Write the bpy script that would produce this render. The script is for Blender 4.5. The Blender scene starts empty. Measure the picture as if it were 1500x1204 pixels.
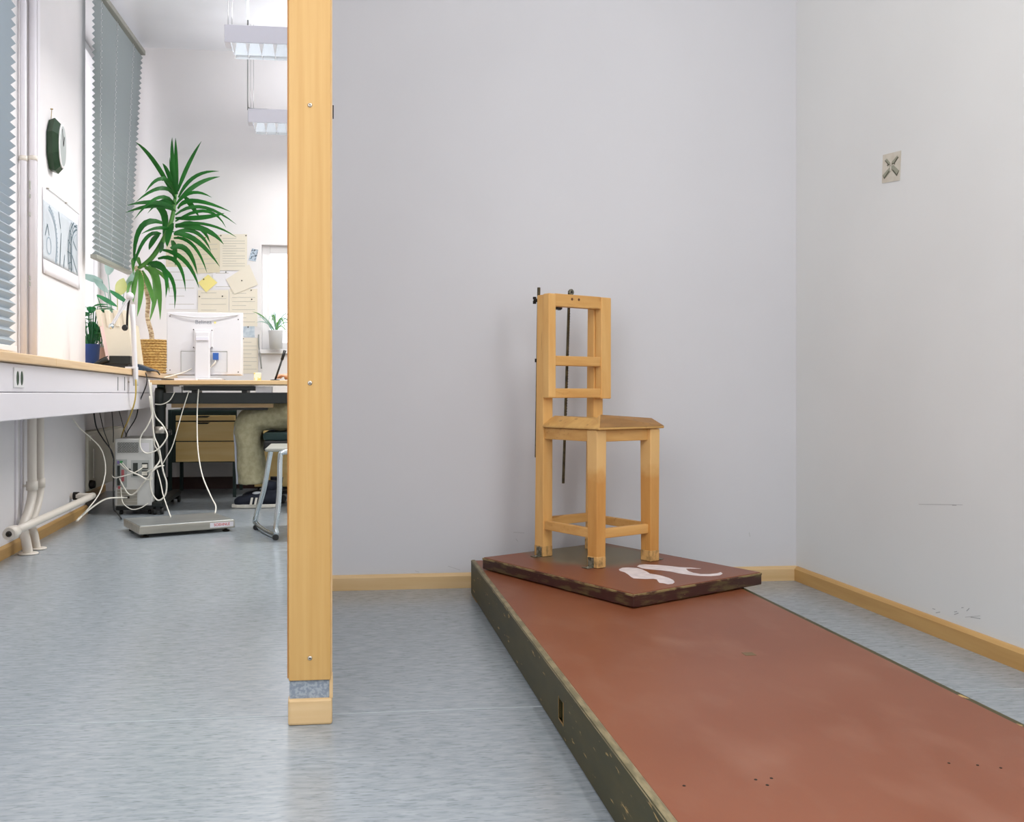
import bpy, bmesh, math, random
from mathutils import Vector, Matrix
random.seed(7)
C = bpy.context.scene.collection
SC = bpy.context.scene

# ------------------------------------------------------------------ camera, sky, light, exposure
EYE, HY, CX, FPX, VP = .68, 577, 625, 1350, 480
YAW = math.atan((CX - VP) / FPX)
cs, sn = math.cos(YAW), math.sin(YAW)
cam = bpy.data.objects.new('camera', bpy.data.cameras.new('camera'))
C.objects.link(cam)
cam.location = (0, 0, EYE)
cam.rotation_euler = (math.pi / 2, 0, -YAW)
cam.data.sensor_width = 36
cam.data.lens = FPX / 1500 * 36
cam.data.shift_x = (750 - CX) / 1500
cam.data.shift_y = (HY - 602) / 1500
cam.data.clip_start = .02
SC.camera = cam

SC.view_settings.view_transform = 'Standard'
SC.view_settings.look = 'None'
SC.view_settings.gamma = 1
SC.view_settings.use_curve_mapping = False
SC.view_settings.exposure = 0.0
SC.cycles.use_denoising = True
SC.cycles.max_bounces = 10
SC.cycles.diffuse_bounces = 5

w = bpy.data.worlds.new('overcast_sky')
SC.world = w
w.use_nodes = True
bg = w.node_tree.nodes['Background']
bg.inputs[0].default_value = (.96, .95, 1.0, 1)
bg.inputs[1].default_value = 2.4


def area(name, loc, aim, sx, sy, power, col):
    l = bpy.data.lights.new(name, 'AREA')
    l.shape = 'RECTANGLE'; l.size = sx; l.size_y = sy; l.energy = power; l.color = col
    o = bpy.data.objects.new(name, l); C.objects.link(o)
    o.location = loc
    o.rotation_euler = (Vector(aim) - Vector(loc)).to_track_quat('-Z', 'Y').to_euler()
    return o


DAY = (.95, .97, 1.0)
# daylight standing in the window openings behind the camera, added unseen ceiling lamps, and the office pendants
area('daylight_right_window', (1.66, -.3, 1.6), (0, .1, 1.5), 1.5, 1.5, 27, DAY)
area('daylight_left_window', (-1.1, -.6, 1.9), (1.2, 1.6, 1.1), 2.0, 1.8, 31, DAY)
area('added_ceiling_light', (.95, 1.1, 3.0), (.95, 1.1, 0), .22, 1.2, 18, (1, .98, .95))
area('added_ceiling_light', (.1, -1.6, 3.0), (.1, -1.6, 0), .22, 1.2, 26, (1, .98, .95))
area('pendant_light', (-.7, 2.7, 2.40), (-.7, 2.7, 0), .8, .1, 19, (1, .99, .97))  # added unseen pendant, brightens the near office floor and left wall
area('pendant_light', (.52, 4.85, 2.40), (.52, 4.85, 0), 2.0, .1, 52, (1, .99, .97))
area('pendant_light', (.52, 6.25, 2.40), (.52, 6.25, 0), 2.0, .1, 12, (1, .99, .97))
area('pendant_uplight', (-.7, 2.7, 2.62), (-.7, 2.7, 4), .8, .1, 10, (.98, .98, 1))  # upward light of the added pendant
area('pendant_uplight', (.52, 4.85, 2.62), (.52, 4.85, 4), 2.0, .1, 19, (.98, .98, 1))
area('pendant_uplight', (.52, 6.25, 2.62), (.52, 6.25, 4), 2.0, .1, 9, (.98, .98, 1))


# ------------------------------------------------------------------ geometry helpers
def ray(x, y):
    u = (x - CX) / FPX; v = (HY - y) / FPX
    return Vector((u * cs + sn, cs - u * sn, v))


def yp(x, y, Y):                      # the point of the plane Y=const seen at that place
    r = ray(x, y); t = Y / r.y
    return Vector((r.x * t, Y, EYE + r.z * t))


def xp(x, y, X):
    r = ray(x, y); t = X / r.x
    return Vector((X, r.y * t, EYE + r.z * t))


def zp(x, y, z=0):
    r = ray(x, y); t = (z - EYE) / r.z
    return Vector((r.x * t, r.y * t, z))


ID = Matrix.Identity(4)
LF = Matrix.Translation((-1.336, 3.943, 0)) @ Matrix.Rotation(math.radians(1.2556), 4, 'Z')   # left wall: x out of the wall, y along it
CF = Matrix.Translation((.798, 2.347, 0)) @ Matrix.Rotation(math.atan2(.463, .886), 4, 'Z')   # the turned board and its chair
W = {}


class B:
    """collects shapes in one bmesh"""
    def __init__(s, F=ID):
        s.bm = bmesh.new(); s.F = F

    def box(s, a, b, bev=0, seg=1):
        n0 = bmesh.ops.create_cube(s.bm, size=1)['verts']
        a = Vector(a); b = Vector(b); c = (a + b) / 2; d = b - a
        for v in n0: v.co = Vector((v.co.x * d.x, v.co.y * d.y, v.co.z * d.z)) + c
        if bev:
            es = list({e for v in n0 for e in v.link_edges})
            bmesh.ops.bevel(s.bm, geom=es, offset=bev, segments=seg, affect='EDGES', profile=.6)
        return s

    def hexa(s, q0, q1):              # two quads of corresponding corners
        v = [s.bm.verts.new(p) for p in list(q0) + list(q1)]
        n = len(q0)
        s.bm.faces.new(v[:n][::-1]); s.bm.faces.new(v[n:])
        for i in range(n):
            j = (i + 1) % n
            s.bm.faces.new((v[i], v[j], v[n + j], v[n + i]))
        return s

    def bar(s, p, q, a, b, up=(0, 0, 1)):   # rectangular bar from p to q
        p = Vector(p); q = Vector(q); t = (q - p).normalized(); up = Vector(up)
        x = t.cross(up)
        if x.length < 1e-4: x = t.cross(Vector((0, 1, 0)))
        x.normalize(); y = x.cross(t)
        k = [x * a / 2 * i + y * b / 2 * j for i, j in ((-1, -1), (1, -1), (1, 1), (-1, 1))]
        return s.hexa([p + o for o in k], [q + o for o in k])

    def tube(s, pts, r, n=8, smooth=4, flat=1.0):
        P = [Vector(p) for p in pts]
        R = r if isinstance(r, (list, tuple)) else [r] * len(P)
        if smooth and len(P) > 2:
            Q, S = [], []
            for i in range(len(P) - 1):
                a, b, c, d = P[max(i - 1, 0)], P[i], P[i + 1], P[min(i + 2, len(P) - 1)]
                for k in range(smooth):
                    t = k / smooth
                    Q.append(.5 * (2 * b + (c - a) * t + (2 * a - 5 * b + 4 * c - d) * t * t + (3 * b - a - 3 * c + d) * t ** 3))
                    S.append(R[i] * (1 - t) + R[i + 1] * t)
            Q.append(P[-1]); S.append(R[-1]); P, R = Q, S
        rings = []; nx = None
        for i, p in enumerate(P):
            t = (P[min(i + 1, len(P) - 1)] - P[max(i - 1, 0)])
            t = t.normalized() if t.length > 1e-9 else Vector((0, 0, 1))
            if nx is None:
                nx = t.cross(Vector((0, 0, 1)) if abs(t.z) < .9 else Vector((0, 1, 0)))
            nx = (nx - t * nx.dot(t)).normalized(); ny = t.cross(nx)
            rings.append([s.bm.verts.new(p + (nx * math.cos(2 * math.pi * k / n) + ny * math.sin(2 * math.pi * k / n) * flat) * R[i]) for k in range(n)])
        for a, b in zip(rings, rings[1:]):
            for k in range(n):
                f = s.bm.faces.new((a[k], a[(k + 1) % n], b[(k + 1) % n], b[k])); f.smooth = True
        s.bm.faces.new(rings[0][::-1]); s.bm.faces.new(rings[-1])
        return s

    def lathe(s, c, prof, n=24, ax='Z', cap=True):
        c = Vector(c); rings = []
        for r, h in prof:
            ring = []
            for k in range(n):
                a = 2 * math.pi * k / n
                o = {'Z': (r * math.cos(a), r * math.sin(a), h), 'Y': (r * math.cos(a), h, -r * math.sin(a)), 'X': (h, r * math.cos(a), r * math.sin(a))}[ax]
                ring.append(s.bm.verts.new(c + Vector(o)))
            rings.append(ring)
        for a, b in zip(rings, rings[1:]):
            for k in range(n):
                f = s.bm.faces.new((a[k], a[(k + 1) % n], b[(k + 1) % n], b[k])); f.smooth = True
        if cap:
            s.bm.faces.new(rings[0][::-1]); s.bm.faces.new(rings[-1])
        return s

    def squash(s, cf):                # narrows everything collected so far along y
        for v in s.bm.verts: v.co.y = cf[0] + (v.co.y - cf[0]) * cf[1]
        return s

    def poly(s, pts, d):              # flat outline given thickness along vector d
        pts = [Vector(p) for p in pts]; d = Vector(d)
        return s.hexa(pts, [p + d for p in pts])

    def ball(s, c, r, sc=(1, 1, 1), u=12, v=8):
        n0 = bmesh.ops.create_uvsphere(s.bm, u_segments=u, v_segments=v, radius=r)['verts']
        for x in n0: x.co = Vector((x.co.x * sc[0], x.co.y * sc[1], x.co.z * sc[2])) + Vector(c)
        for f in {f for x in n0 for f in x.link_faces}: f.smooth = True
        return s

    def mesh(s, verts, faces, smooth=False):
        v = [s.bm.verts.new(p) for p in verts]
        for f in faces:
            try:
                g = s.bm.faces.new([v[i] for i in f]); g.smooth = smooth
            except ValueError: pass
        return s

    def done(s, name, m, parent=None, bevel=0, **tags):
        bmesh.ops.recalc_face_normals(s.bm, faces=s.bm.faces)
        vs = [s.F @ v.co for v in s.bm.verts]
        if parent is not None:
            M = W[parent]
        else:
            Ax = [min(v[i] for v in vs) for i in range(3)]; Bx = [max(v[i] for v in vs) for i in range(3)]
            M = Matrix.Translation(((Ax[0] + Bx[0]) / 2, (Ax[1] + Bx[1]) / 2, Ax[2])) @ s.F.to_3x3().to_4x4()
        inv = M.inverted() @ s.F
        for v in s.bm.verts: v.co = inv @ v.co
        me = bpy.data.meshes.new(name); s.bm.to_mesh(me); s.bm.free()
        for mm in (m if isinstance(m, (list, tuple)) else [m]): me.materials.append(mm)
        o = bpy.data.objects.new(name, me); C.objects.link(o)
        if parent is not None: o.parent = parent
        else: o.matrix_world = M
        W[o] = M
        if bevel:
            b = o.modifiers.new('bevel', 'BEVEL'); b.width = bevel; b.segments = 2; b.limit_method = 'ANGLE'
        for k, v in tags.items(): o[k] = v
        return o


def thing(name, label, category, loc, F=ID, group=None):
    o = bpy.data.objects.new(name, None); C.objects.link(o)
    M = Matrix.Translation(F @ Vector(loc)) @ F.to_3x3().to_4x4()
    o.matrix_world = M; W[o] = M
    o.empty_display_size = .05
    o['label'] = label; o['category'] = category
    if group: o['group'] = group
    return o


def text(name, body, m, parent, F, size, ext=.0004):
    """lettering in the frame F (its x to the right, its y up)"""
    cu = bpy.data.curves.new(name, 'FONT'); cu.body = body; cu.size = size; cu.extrude = ext
    cu.align_x = 'CENTER'; cu.align_y = 'CENTER'
    t = bpy.data.objects.new(name, cu); C.objects.link(t)
    me = bpy.data.meshes.new_from_object(t.evaluated_get(bpy.context.evaluated_depsgraph_get()))
    bpy.data.objects.remove(t)
    me.transform(W[parent].inverted() @ F)
    me.materials.clear(); me.materials.append(m)
    o = bpy.data.objects.new(name, me); C.objects.link(o); o.parent = parent; W[o] = W[parent]
    return o


# ------------------------------------------------------------------ materials
def lin(c):
    return tuple(((v / 255) / 12.92 if v / 255 <= .04045 else ((v / 255 + .055) / 1.055) ** 2.4) for v in c) + (1,)


def mat(name, col, rough=.55, metal=0, col2=None, scale=(8, 8, 8), detail=4, lo=.4, hi=.62, bump=0, spec=.5, trans=0, col3=None, scale3=(30, 30, 30), lo3=.6, hi3=.7, coat=0):
    m = bpy.data.materials.new(name); m.use_nodes = True
    t = m.node_tree; p = t.nodes['Principled BSDF']; L = t.links.new
    p.inputs['Roughness'].default_value = rough; p.inputs['Metallic'].default_value = metal
    p.inputs['Specular IOR Level'].default_value = spec
    p.inputs['Base Color'].default_value = lin(col)
    if coat: p.inputs['Coat Weight'].default_value = coat
    if trans: p.inputs['Transmission Weight'].default_value = trans
    if col2 or bump:
        tc = t.nodes.new('ShaderNodeTexCoord'); mp = t.nodes.new('ShaderNodeMapping'); nz = t.nodes.new('ShaderNodeTexNoise')
        mp.inputs['Scale'].default_value = scale; nz.inputs['Scale'].default_value = 1; nz.inputs['Detail'].default_value = detail
        L(tc.outputs['Object'], mp.inputs['Vector']); L(mp.outputs[0], nz.inputs['Vector'])
        out = None
        if col2:
            r = t.nodes.new('ShaderNodeValToRGB')
            r.color_ramp.elements[0].position = lo; r.color_ramp.elements[1].position = hi
            r.color_ramp.elements[0].color = lin(col); r.color_ramp.elements[1].color = lin(col2)
            L(nz.outputs[0], r.inputs[0]); out = r.outputs[0]
        if col3:
            m2 = t.nodes.new('ShaderNodeMapping'); n2 = t.nodes.new('ShaderNodeTexNoise')
            m2.inputs['Scale'].default_value = scale3; n2.inputs['Scale'].default_value = 1; n2.inputs['Detail'].default_value = 5
            L(tc.outputs['Object'], m2.inputs['Vector']); L(m2.outputs[0], n2.inputs['Vector'])
            mr = t.nodes.new('ShaderNodeMapRange'); mr.inputs[1].default_value = lo3; mr.inputs[2].default_value = hi3
            L(n2.outputs[0], mr.inputs[0])
            mx = t.nodes.new('ShaderNodeMix'); mx.data_type = 'RGBA'
            L(mr.outputs[0], mx.inputs[0]); L(out, mx.inputs[6]); mx.inputs[7].default_value = lin(col3)
            out = mx.outputs[2]
        if out: L(out, p.inputs['Base Color'])
        if bump:
            b = t.nodes.new('ShaderNodeBump'); b.inputs['Strength'].default_value = bump; b.inputs['Distance'].default_value = .004
            L(nz.outputs[0], b.inputs['Height']); L(b.outputs[0], p.inputs['Normal'])
    return m


def emit(name, col, st):
    m = bpy.data.materials.new(name); m.use_nodes = True
    p = m.node_tree.nodes['Principled BSDF']
    p.inputs['Base Color'].default_value = lin(col); p.inputs['Emission Color'].default_value = lin(col); p.inputs['Emission Strength'].default_value = st
    return m


def glass(name):
    m = bpy.data.materials.new(name); m.use_nodes = True
    t = m.node_tree; t.nodes.remove(t.nodes['Principled BSDF'])
    tr = t.nodes.new('ShaderNodeBsdfTransparent'); gl = t.nodes.new('ShaderNodeBsdfGlossy'); gl.inputs['Roughness'].default_value = .02
    mx = t.nodes.new('ShaderNodeMixShader'); mx.inputs[0].default_value = .05
    t.links.new(tr.outputs[0], mx.inputs[1]); t.links.new(gl.outputs[0], mx.inputs[2])
    t.links.new(mx.outputs[0], t.nodes['Material Output'].inputs[0])
    return m


def leafy(name, col, col2):
    m = mat(name, col, .42, col2=col2, scale=(9, 9, 9), lo=.35, hi=.65)
    t = m.node_tree; p = t.nodes['Principled BSDF']; out = t.nodes['Material Output']
    tl = t.nodes.new('ShaderNodeBsdfTranslucent'); tl.inputs[0].default_value = lin(col2)
    mx = t.nodes.new('ShaderNodeMixShader'); mx.inputs[0].default_value = .3
    t.links.new(p.outputs[0], mx.inputs[1]); t.links.new(tl.outputs[0], mx.inputs[2]); t.links.new(mx.outputs[0], out.inputs[0])
    return m


M = {}
M['wall_lavender'] = mat('wall_lavender_paint', (208, 208, 211), .8, col2=(205, 205, 208), scale=(1.2, 1.2, 1.2), bump=.02)
M['wall_white'] = mat('wall_white_paint', (222, 223, 221), .75, col2=(219, 220, 218), scale=(2, 2, 2), bump=.02)
M['office_white'] = mat('office_white_paint', (226, 222, 222), .7, col2=(222, 219, 219), scale=(2, 2, 2), bump=.02)
M['ceiling'] = mat('ceiling_paint', (230, 231, 236), .85, col2=(226, 227, 232), scale=(2, 2, 2))
M['floor'] = mat('linoleum', (141, 149, 154), .22, col2=(159, 166, 171), scale=(20, 90, 20), detail=8, lo=.34, hi=.68, bump=.015, col3=(116, 125, 129), scale3=(44, 200, 44), lo3=.54, hi3=.76)
M['seam'] = mat('weld_thread', (166, 174, 178), .4)
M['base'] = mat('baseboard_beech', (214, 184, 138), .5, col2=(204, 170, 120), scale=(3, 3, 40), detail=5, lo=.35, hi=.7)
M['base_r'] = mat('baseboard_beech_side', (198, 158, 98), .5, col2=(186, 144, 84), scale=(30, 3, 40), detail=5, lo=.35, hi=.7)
M['post'] = mat('beech_laminate', (200, 161, 99), .42, col2=(191, 150, 86), scale=(70, 70, 2.2), detail=5, lo=.35, hi=.68)
M['post_edge'] = mat('beech_edge', (196, 142, 72), .45, col2=(184, 130, 62), scale=(50, 50, 2), lo=.4, hi=.65)
M['grey_lam'] = mat('grey_speckled_linoleum', (128, 138, 150), .5, col2=(158, 166, 174), scale=(160, 160, 160), lo=.42, hi=.58)
M['chair'] = mat('chair_beech', (222, 176, 108), .5, col2=(212, 160, 90), scale=(40, 40, 5), detail=5, lo=.34, hi=.7, col3=(184, 134, 76), scale3=(90, 90, 10), lo3=.66, hi3=.82, bump=.03)
M['chair_rail'] = mat('chair_beech_rail', (216, 168, 100), .52, col2=(200, 148, 80), scale=(5, 20, 46), detail=5, lo=.34, hi=.7, col3=(160, 108, 52), scale3=(12, 60, 60), lo3=.62, hi3=.82, bump=.03)
M['chair_foot'] = mat('worn_foot_wood', (204, 160, 98), .7, col2=(134, 106, 62), scale=(60, 60, 40), lo=.48, hi=.72, bump=.1)
M['seat'] = mat('chair_seat_wood', (206, 164, 98), .5, col2=(186, 142, 80), scale=(6, 26, 26), detail=6, lo=.35, hi=.66, col3=(132, 96, 50), scale3=(40, 40, 60), lo3=.62, hi3=.78, bump=.04)
M['seat_front'] = mat('seat_front_wood', (158, 114, 58), .5, col2=(134, 95, 46), scale=(9, 40, 40), detail=6, lo=.35, hi=.66, col3=(120, 88, 48), scale3=(60, 60, 60), lo3=.6, hi3=.78)
M['rod'] = mat('aged_brass_rod', (104, 92, 66), .42, .8, col2=(70, 64, 50), scale=(60, 60, 60))
M['rod_dark'] = mat('dark_iron', (44, 40, 36), .5, .6)
M['bracket'] = mat('zinc_bracket', (150, 148, 132), .45, .7, col2=(92, 92, 76), scale=(120, 120, 120))
M['red'] = mat('red_brown_linoleum', (131, 76, 49), .42, col2=(123, 67, 38), scale=(3, 3, 3), detail=9, lo=.34, hi=.66, col3=(140, 92, 69), scale3=(9, 5, 9), lo3=.5, hi3=.85, bump=.02)
M['green_side'] = mat('dark_green_painted_board', (58, 55, 24), .55, col2=(70, 63, 28), scale=(9, 7, 30), lo=.4, hi=.66, col3=(176, 146, 92), scale3=(60, 16, 110), lo3=.665, hi3=.7, bump=.05)
M['edge_strip'] = mat('worn_edge_strip', (108, 100, 72), .5, col2=(140, 128, 96), scale=(60, 20, 60), lo=.42, hi=.6)
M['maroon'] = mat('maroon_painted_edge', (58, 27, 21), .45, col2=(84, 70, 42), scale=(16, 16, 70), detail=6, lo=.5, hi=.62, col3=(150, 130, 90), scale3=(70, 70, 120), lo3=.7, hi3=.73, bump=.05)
M['paint'] = mat('white_footprint_paint', (232, 222, 220), .5, col2=(214, 204, 204), scale=(30, 30, 30))
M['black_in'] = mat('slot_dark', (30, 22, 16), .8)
M['raw_wood'] = mat('raw_wood', (150, 118, 70), .7)
M['white_plastic'] = mat('white_plastic', (216, 214, 216), .4)
M['cream'] = mat('cream_enamel', (216, 210, 192), .4)
M['pipe'] = mat('pipe_enamel', (222, 214, 202), .4)
M['duct'] = mat('duct_white', (230, 226, 230), .35)
M['sill'] = mat('sill_beech', (222, 190, 146), .4, col2=(210, 174, 126), scale=(30, 2, 60), lo=.4, hi=.66)
M['desk'] = mat('desk_beech', (214, 180, 132), .4, col2=(204, 166, 116), scale=(2, 30, 60), lo=.4, hi=.66)
M['black'] = mat('black_metal', (13, 15, 13), .45)
M['blackgreen'] = mat('black_green_metal', (8, 17, 13), .45)
M['green_cab'] = mat('dark_green_cabinet', (14, 40, 35), .5)
M['drawer'] = mat('drawer_beech', (236, 206, 140), .45, col2=(228, 192, 122), scale=(2.5, 20, 26), detail=5, lo=.36, hi=.66)
M['chrome'] = mat('chrome', (214, 222, 224), .14, 1)
M['steel'] = mat('brushed_steel', (188, 184, 172), .36, .75, col2=(168, 164, 152), scale=(3, 40, 40), lo=.35, hi=.65)
M['steel_top'] = mat('steel_top', (150, 154, 154), .34, .7, col2=(170, 174, 172), scale=(3, 14, 14), lo=.35, hi=.65)
M['pc'] = mat('pc_metal', (212, 212, 208), .42, .2)
M['pc_dark'] = mat('pc_dark', (52, 58, 54), .6)
M['cable_white'] = mat('cable_white', (232, 228, 216), .45)
M['cable_black'] = mat('cable_black', (26, 28, 28), .45)
M['cable_yellow'] = mat('cable_yellow', (212, 182, 84), .45)
M['khaki'] = mat('khaki_cloth', (178, 171, 138), .85, col2=(164, 157, 124), scale=(40, 40, 40), bump=.05)
M['shirt'] = mat('shirt_cloth', (196, 200, 206), .85)
M['skin'] = mat('skin', (212, 164, 136), .5)
M['hair'] = mat('hair_brown', (70, 50, 36), .7, col2=(54, 38, 28), scale=(60, 60, 60))
M['navy'] = mat('navy_suede', (17, 23, 40), .75)
M['white_rubber'] = mat('white_rubber', (226, 222, 210), .55)
M['teal'] = mat('teal_upholstery', (38, 58, 56), .85)
M['grey_seat'] = mat('grey_plastic', (150, 150, 140), .5)
M['leaf'] = leafy('leaf_green', (28, 92, 34), (44, 118, 44))
M['leaf_pale'] = leafy('leaf_pale_green', (72, 132, 56), (108, 164, 82))
M['leaf_dark'] = leafy('leaf_dark_green', (32, 108, 66), (48, 136, 76))
M['leaf_grey'] = leafy('leaf_grey_green', (132, 168, 160), (176, 200, 190))
M['leaf_yellow'] = leafy('leaf_yellow_green', (196, 204, 120), (214, 214, 150))
M['bark'] = mat('bark', (206, 184, 150), .8, col2=(150, 122, 92), scale=(30, 30, 90), lo=.42, hi=.58, bump=.2)
M['soil'] = mat('soil', (62, 46, 34), .9)
M['straw'] = mat('straw_weave', (206, 172, 104), .75, col2=(170, 132, 74), scale=(70, 70, 120), lo=.42, hi=.58)
M['blue_pot'] = mat('blue_ceramic', (70, 108, 196), .3)
M['pink_pot'] = mat('pink_ceramic', (236, 206, 200), .35)
M['pot_white'] = mat('white_ceramic', (222, 224, 226), .35)
M['beige_plastic'] = mat('beige_cardboard', (222, 212, 192), .6)
M['frame'] = mat('window_frame_white', (228, 226, 226), .4)
M['glass'] = glass('window_glass')
M['paper_white'] = mat('paper_white', (226, 224, 228), .8)
M['paper_beige'] = mat('paper_beige', (222, 214, 198), .8)
M['paper_tan'] = mat('paper_tan', (214, 204, 180), .8)
M['ink'] = mat('ink_grey', (188, 184, 174), .8)
M['note'] = mat('yellow_note', (232, 218, 140), .8)
M['photo'] = mat('photo_print', (176, 190, 204), .5, col2=(70, 84, 100), scale=(50, 50, 60), lo=.5, hi=.6)
M['bluegrey'] = mat('blue_grey_print', (196, 206, 214), .7, col2=(170, 184, 196), scale=(30, 30, 30))
M['poster'] = mat('poster_print', (200, 205, 210), .6, col2=(182, 189, 195), scale=(3, 4, 3), lo=.3, hi=.7)
M['poster_dark'] = mat('poster_ink_line', (86, 106, 116), .6)
M['poster_mid'] = mat('poster_ink_soft', (140, 158, 172), .6)
M['clock_green'] = mat('clock_case_green', (30, 58, 32), .35)
M['socket_green'] = mat('socket_green', (14, 54, 18), .5)
M['dial'] = mat('clock_dial', (170, 176, 174), .3)
M['brass'] = mat('brass', (176, 150, 90), .35, .9)
M['screw'] = mat('screw_steel', (196, 190, 180), .3, .9)
M['lamp_white'] = mat('lamp_white', (216, 214, 222), .45)
M['tube'] = emit('fluorescent_tube', (255, 252, 250), 3.0)
M['reflector'] = mat('reflector', (200, 206, 212), .25, .5)
M['wire'] = mat('steel_wire', (150, 150, 150), .4, .6)
M['wire_grey'] = mat('grey_cable', (138, 140, 136), .5)
M['red_ink'] = mat('red_ink', (214, 60, 50), .6)
M['grey_ink'] = mat('grey_ink', (136, 140, 148), .6)
M['blue_plug'] = mat('blue_plug', (44, 92, 168), .5)
M['purple'] = mat('port_purple', (128, 110, 170), .5)
M['port_green'] = mat('port_green', (70, 150, 90), .5)
M['port_red'] = mat('port_red', (178, 92, 96), .5)
M['card'] = mat('card_cream', (206, 200, 186), .7, col2=(198, 190, 174), scale=(30, 30, 30))
M['card_dark'] = mat('card_dark_mark', (86, 84, 66), .6)
M['card_mid'] = mat('card_mid_mark', (150, 150, 132), .6)
M['smudge'] = mat('wall_smudge', (172, 173, 172), .8)


def pleat_mat(name, col):
    m = mat(name, col, .8)
    t = m.node_tree; p = t.nodes['Principled BSDF']; out = t.nodes['Material Output']
    tl = t.nodes.new('ShaderNodeBsdfTranslucent'); tl.inputs[0].default_value = lin(col)
    mx = t.nodes.new('ShaderNodeMixShader'); mx.inputs[0].default_value = .2
    t.links.new(p.outputs[0], mx.inputs[1]); t.links.new(tl.outputs[0], mx.inputs[2]); t.links.new(mx.outputs[0], out.inputs[0])
    return m


M['blind'] = pleat_mat('blind_grey_green', (158, 166, 167))
M['blind_near'] = pleat_mat('blind_grey_blue', (172, 182, 189))

ST = dict(kind='structure')


def st(label, category):
    return dict(kind='structure', label=label, category=category)


# ------------------------------------------------------------------ setting
H = 3.15
RX, BY, FY = 1.705, 3.21, 6.75
REAR = -3.2
fl = B().box((-1.9, REAR - .1, -.1), (RX + .1, FY + .15, 0)).done('floor', M['floor'], **st('blue grey marbled linoleum floor with pale weld seams', 'floor'))
for Y in (1.965, 4.05):
    B().box((-1.38, Y, 0), (RX - .02 if Y < 3 else 1.5, Y + .004, .0006)).done('seam', M['seam'], fl)
B().box((-1.9, REAR - .1, H), (RX + .1, FY + .15, H + .1)).done('ceiling', M['ceiling'], **st('flat white ceiling over office and bay', 'ceiling'))
wr = B()
# right wall with the window opening behind the camera
wr.box((RX, .5, 0), (RX + .15, FY + .15, H)).box((RX, REAR, 0), (RX + .15, -1.1, H)).box((RX, -1.1, 0), (RX + .15, .5, .85)).box((RX, -1.1, 2.4), (RX + .15, .5, H))
wall_right = wr.done('wall_right', M['wall_white'], **st('plain off white wall right of the chair, scuffed near the floor', 'wall'))
wall_back = B().box((.01, BY, 0), (RX, BY + .1, H)).done('wall_back', M['wall_lavender'], **st('lavender grey wall behind the wooden chair', 'wall'))
B().box((-.068, 1.94, 0), (.006, BY + .1, H)).done('wall_partition', M['office_white'], **st('thin partition running back from the wooden post', 'wall'))
B().box((-1.9, REAR - .1, 0), (RX + .1, REAR, H)).done('wall_rear', M['wall_white'], **st('white wall behind the camera', 'wall'))
# far wall with a window opening
wx0, wx1, wz0, wz1 = -.475, .36, 1.0, 1.76
f = B().box((-1.9, FY, 0), (wx0, FY + .15, H)).box((wx1, FY, 0), (RX, FY + .15, H)).box((wx0, FY, 0), (wx1, FY + .15, wz0)).box((wx0, FY, wz1), (wx1, FY + .15, H))
f.done('wall_far', M['office_white'], **st('white end wall of the office covered with pinned papers', 'wall'))
# left wall: piers, lintels and the niches under the windows (local frame LF)
l = B(LF)
l.box((-.3, 0, 0), (0, 1.467, H)).box((-.3, 2.72, 0), (0, 2.95, H)).box((-.3, -3.1, 0), (0, -2.3, H)).box((-.3, -7.3, 0), (0, -5.6, H))
for a, b in ((1.467, 2.72), (-2.3, 0), (-5.6, -3.1)):
    l.box((-.3, a, 3.0), (0, b, H)).box((-.3, a, 0), (-.16, b, .78))
l.done('wall_left', M['office_white'], **st('white window wall of the office with pier between two windows', 'wall'))


def window(name, F, pts, n0, label, bars=1):
    """frame and glass in the plane x=n0 of F, from (y0,z0) to (y1,z1)"""
    (y0, z0), (y1, z1) = pts
    t = thing(name, label, 'window', (n0, (y0 + y1) / 2, z0), F); t['kind'] = 'structure'
    fr = B(F); w_ = .055
    fr.box((n0 - .03, y0, z0), (n0 + .03, y0 + w_, z1)).box((n0 - .03, y1 - w_, z0), (n0 + .03, y1, z1))
    fr.box((n0 - .03, y0 + w_, z0), (n0 + .03, y1 - w_, z0 + w_)).box((n0 - .03, y0 + w_, z1 - w_), (n0 + .03, y1 - w_, z1))
    fr.done('window_frame', M['frame'], t, bevel=.004)
    for k in range(1, bars + 1):
        y = y0 + (y1 - y0) * k / (bars + 1)
        B(F).box((n0 - .025, y - .03, z0 + w_), (n0 + .025, y + .03, z1 - w_)).done('mullion', M['frame'], t, bevel=.004)
    for k in range(bars + 1):
        a = y0 + w_ + (y1 - y0 - 2 * w_) * k / (bars + 1); b = y0 + w_ + (y1 - y0 - 2 * w_) * (k + 1) / (bars + 1)
        B(F).box((n0 - .004, a, z0 + w_), (n0 + .004, b, z1 - w_)).done('pane', M['glass'], t)
    return t


window('window_1', LF, ((-2.3, .8), (0, 3.0)), -.22, 'tall white window behind the near pleated blind', 1)
window('window_2', LF, ((1.467, .8), (2.72, 3.0)), -.22, 'bright white window behind the grey green pleated blind', 0)
window('window_4', LF, ((-5.6, .8), (-3.1, 3.0)), -.22, 'white window in the left wall behind the camera', 1)
FW = Matrix.Translation((0, FY, 0)) @ Matrix.Rotation(-math.pi / 2, 4, 'Z')   # local y -> +X, local x -> -Y
window('window_3', FW, ((wx0, wz0), (wx1, wz1)), -.08, 'small white window in the far wall beside the post', 0)
RW = Matrix.Translation((RX, 0, 0))
window('window_5', RW, ((-1.1, .85), (.5, 2.4)), .08, 'white window in the right wall behind the camera', 1)
B().box((wx0 - .02, FY - .03, wz0 - .03), (wx1 + .02, FY + .14, wz0)).done('window_sill', M['frame'], bevel=.004, label='narrow white ledge under the small far window', category='sill')


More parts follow.
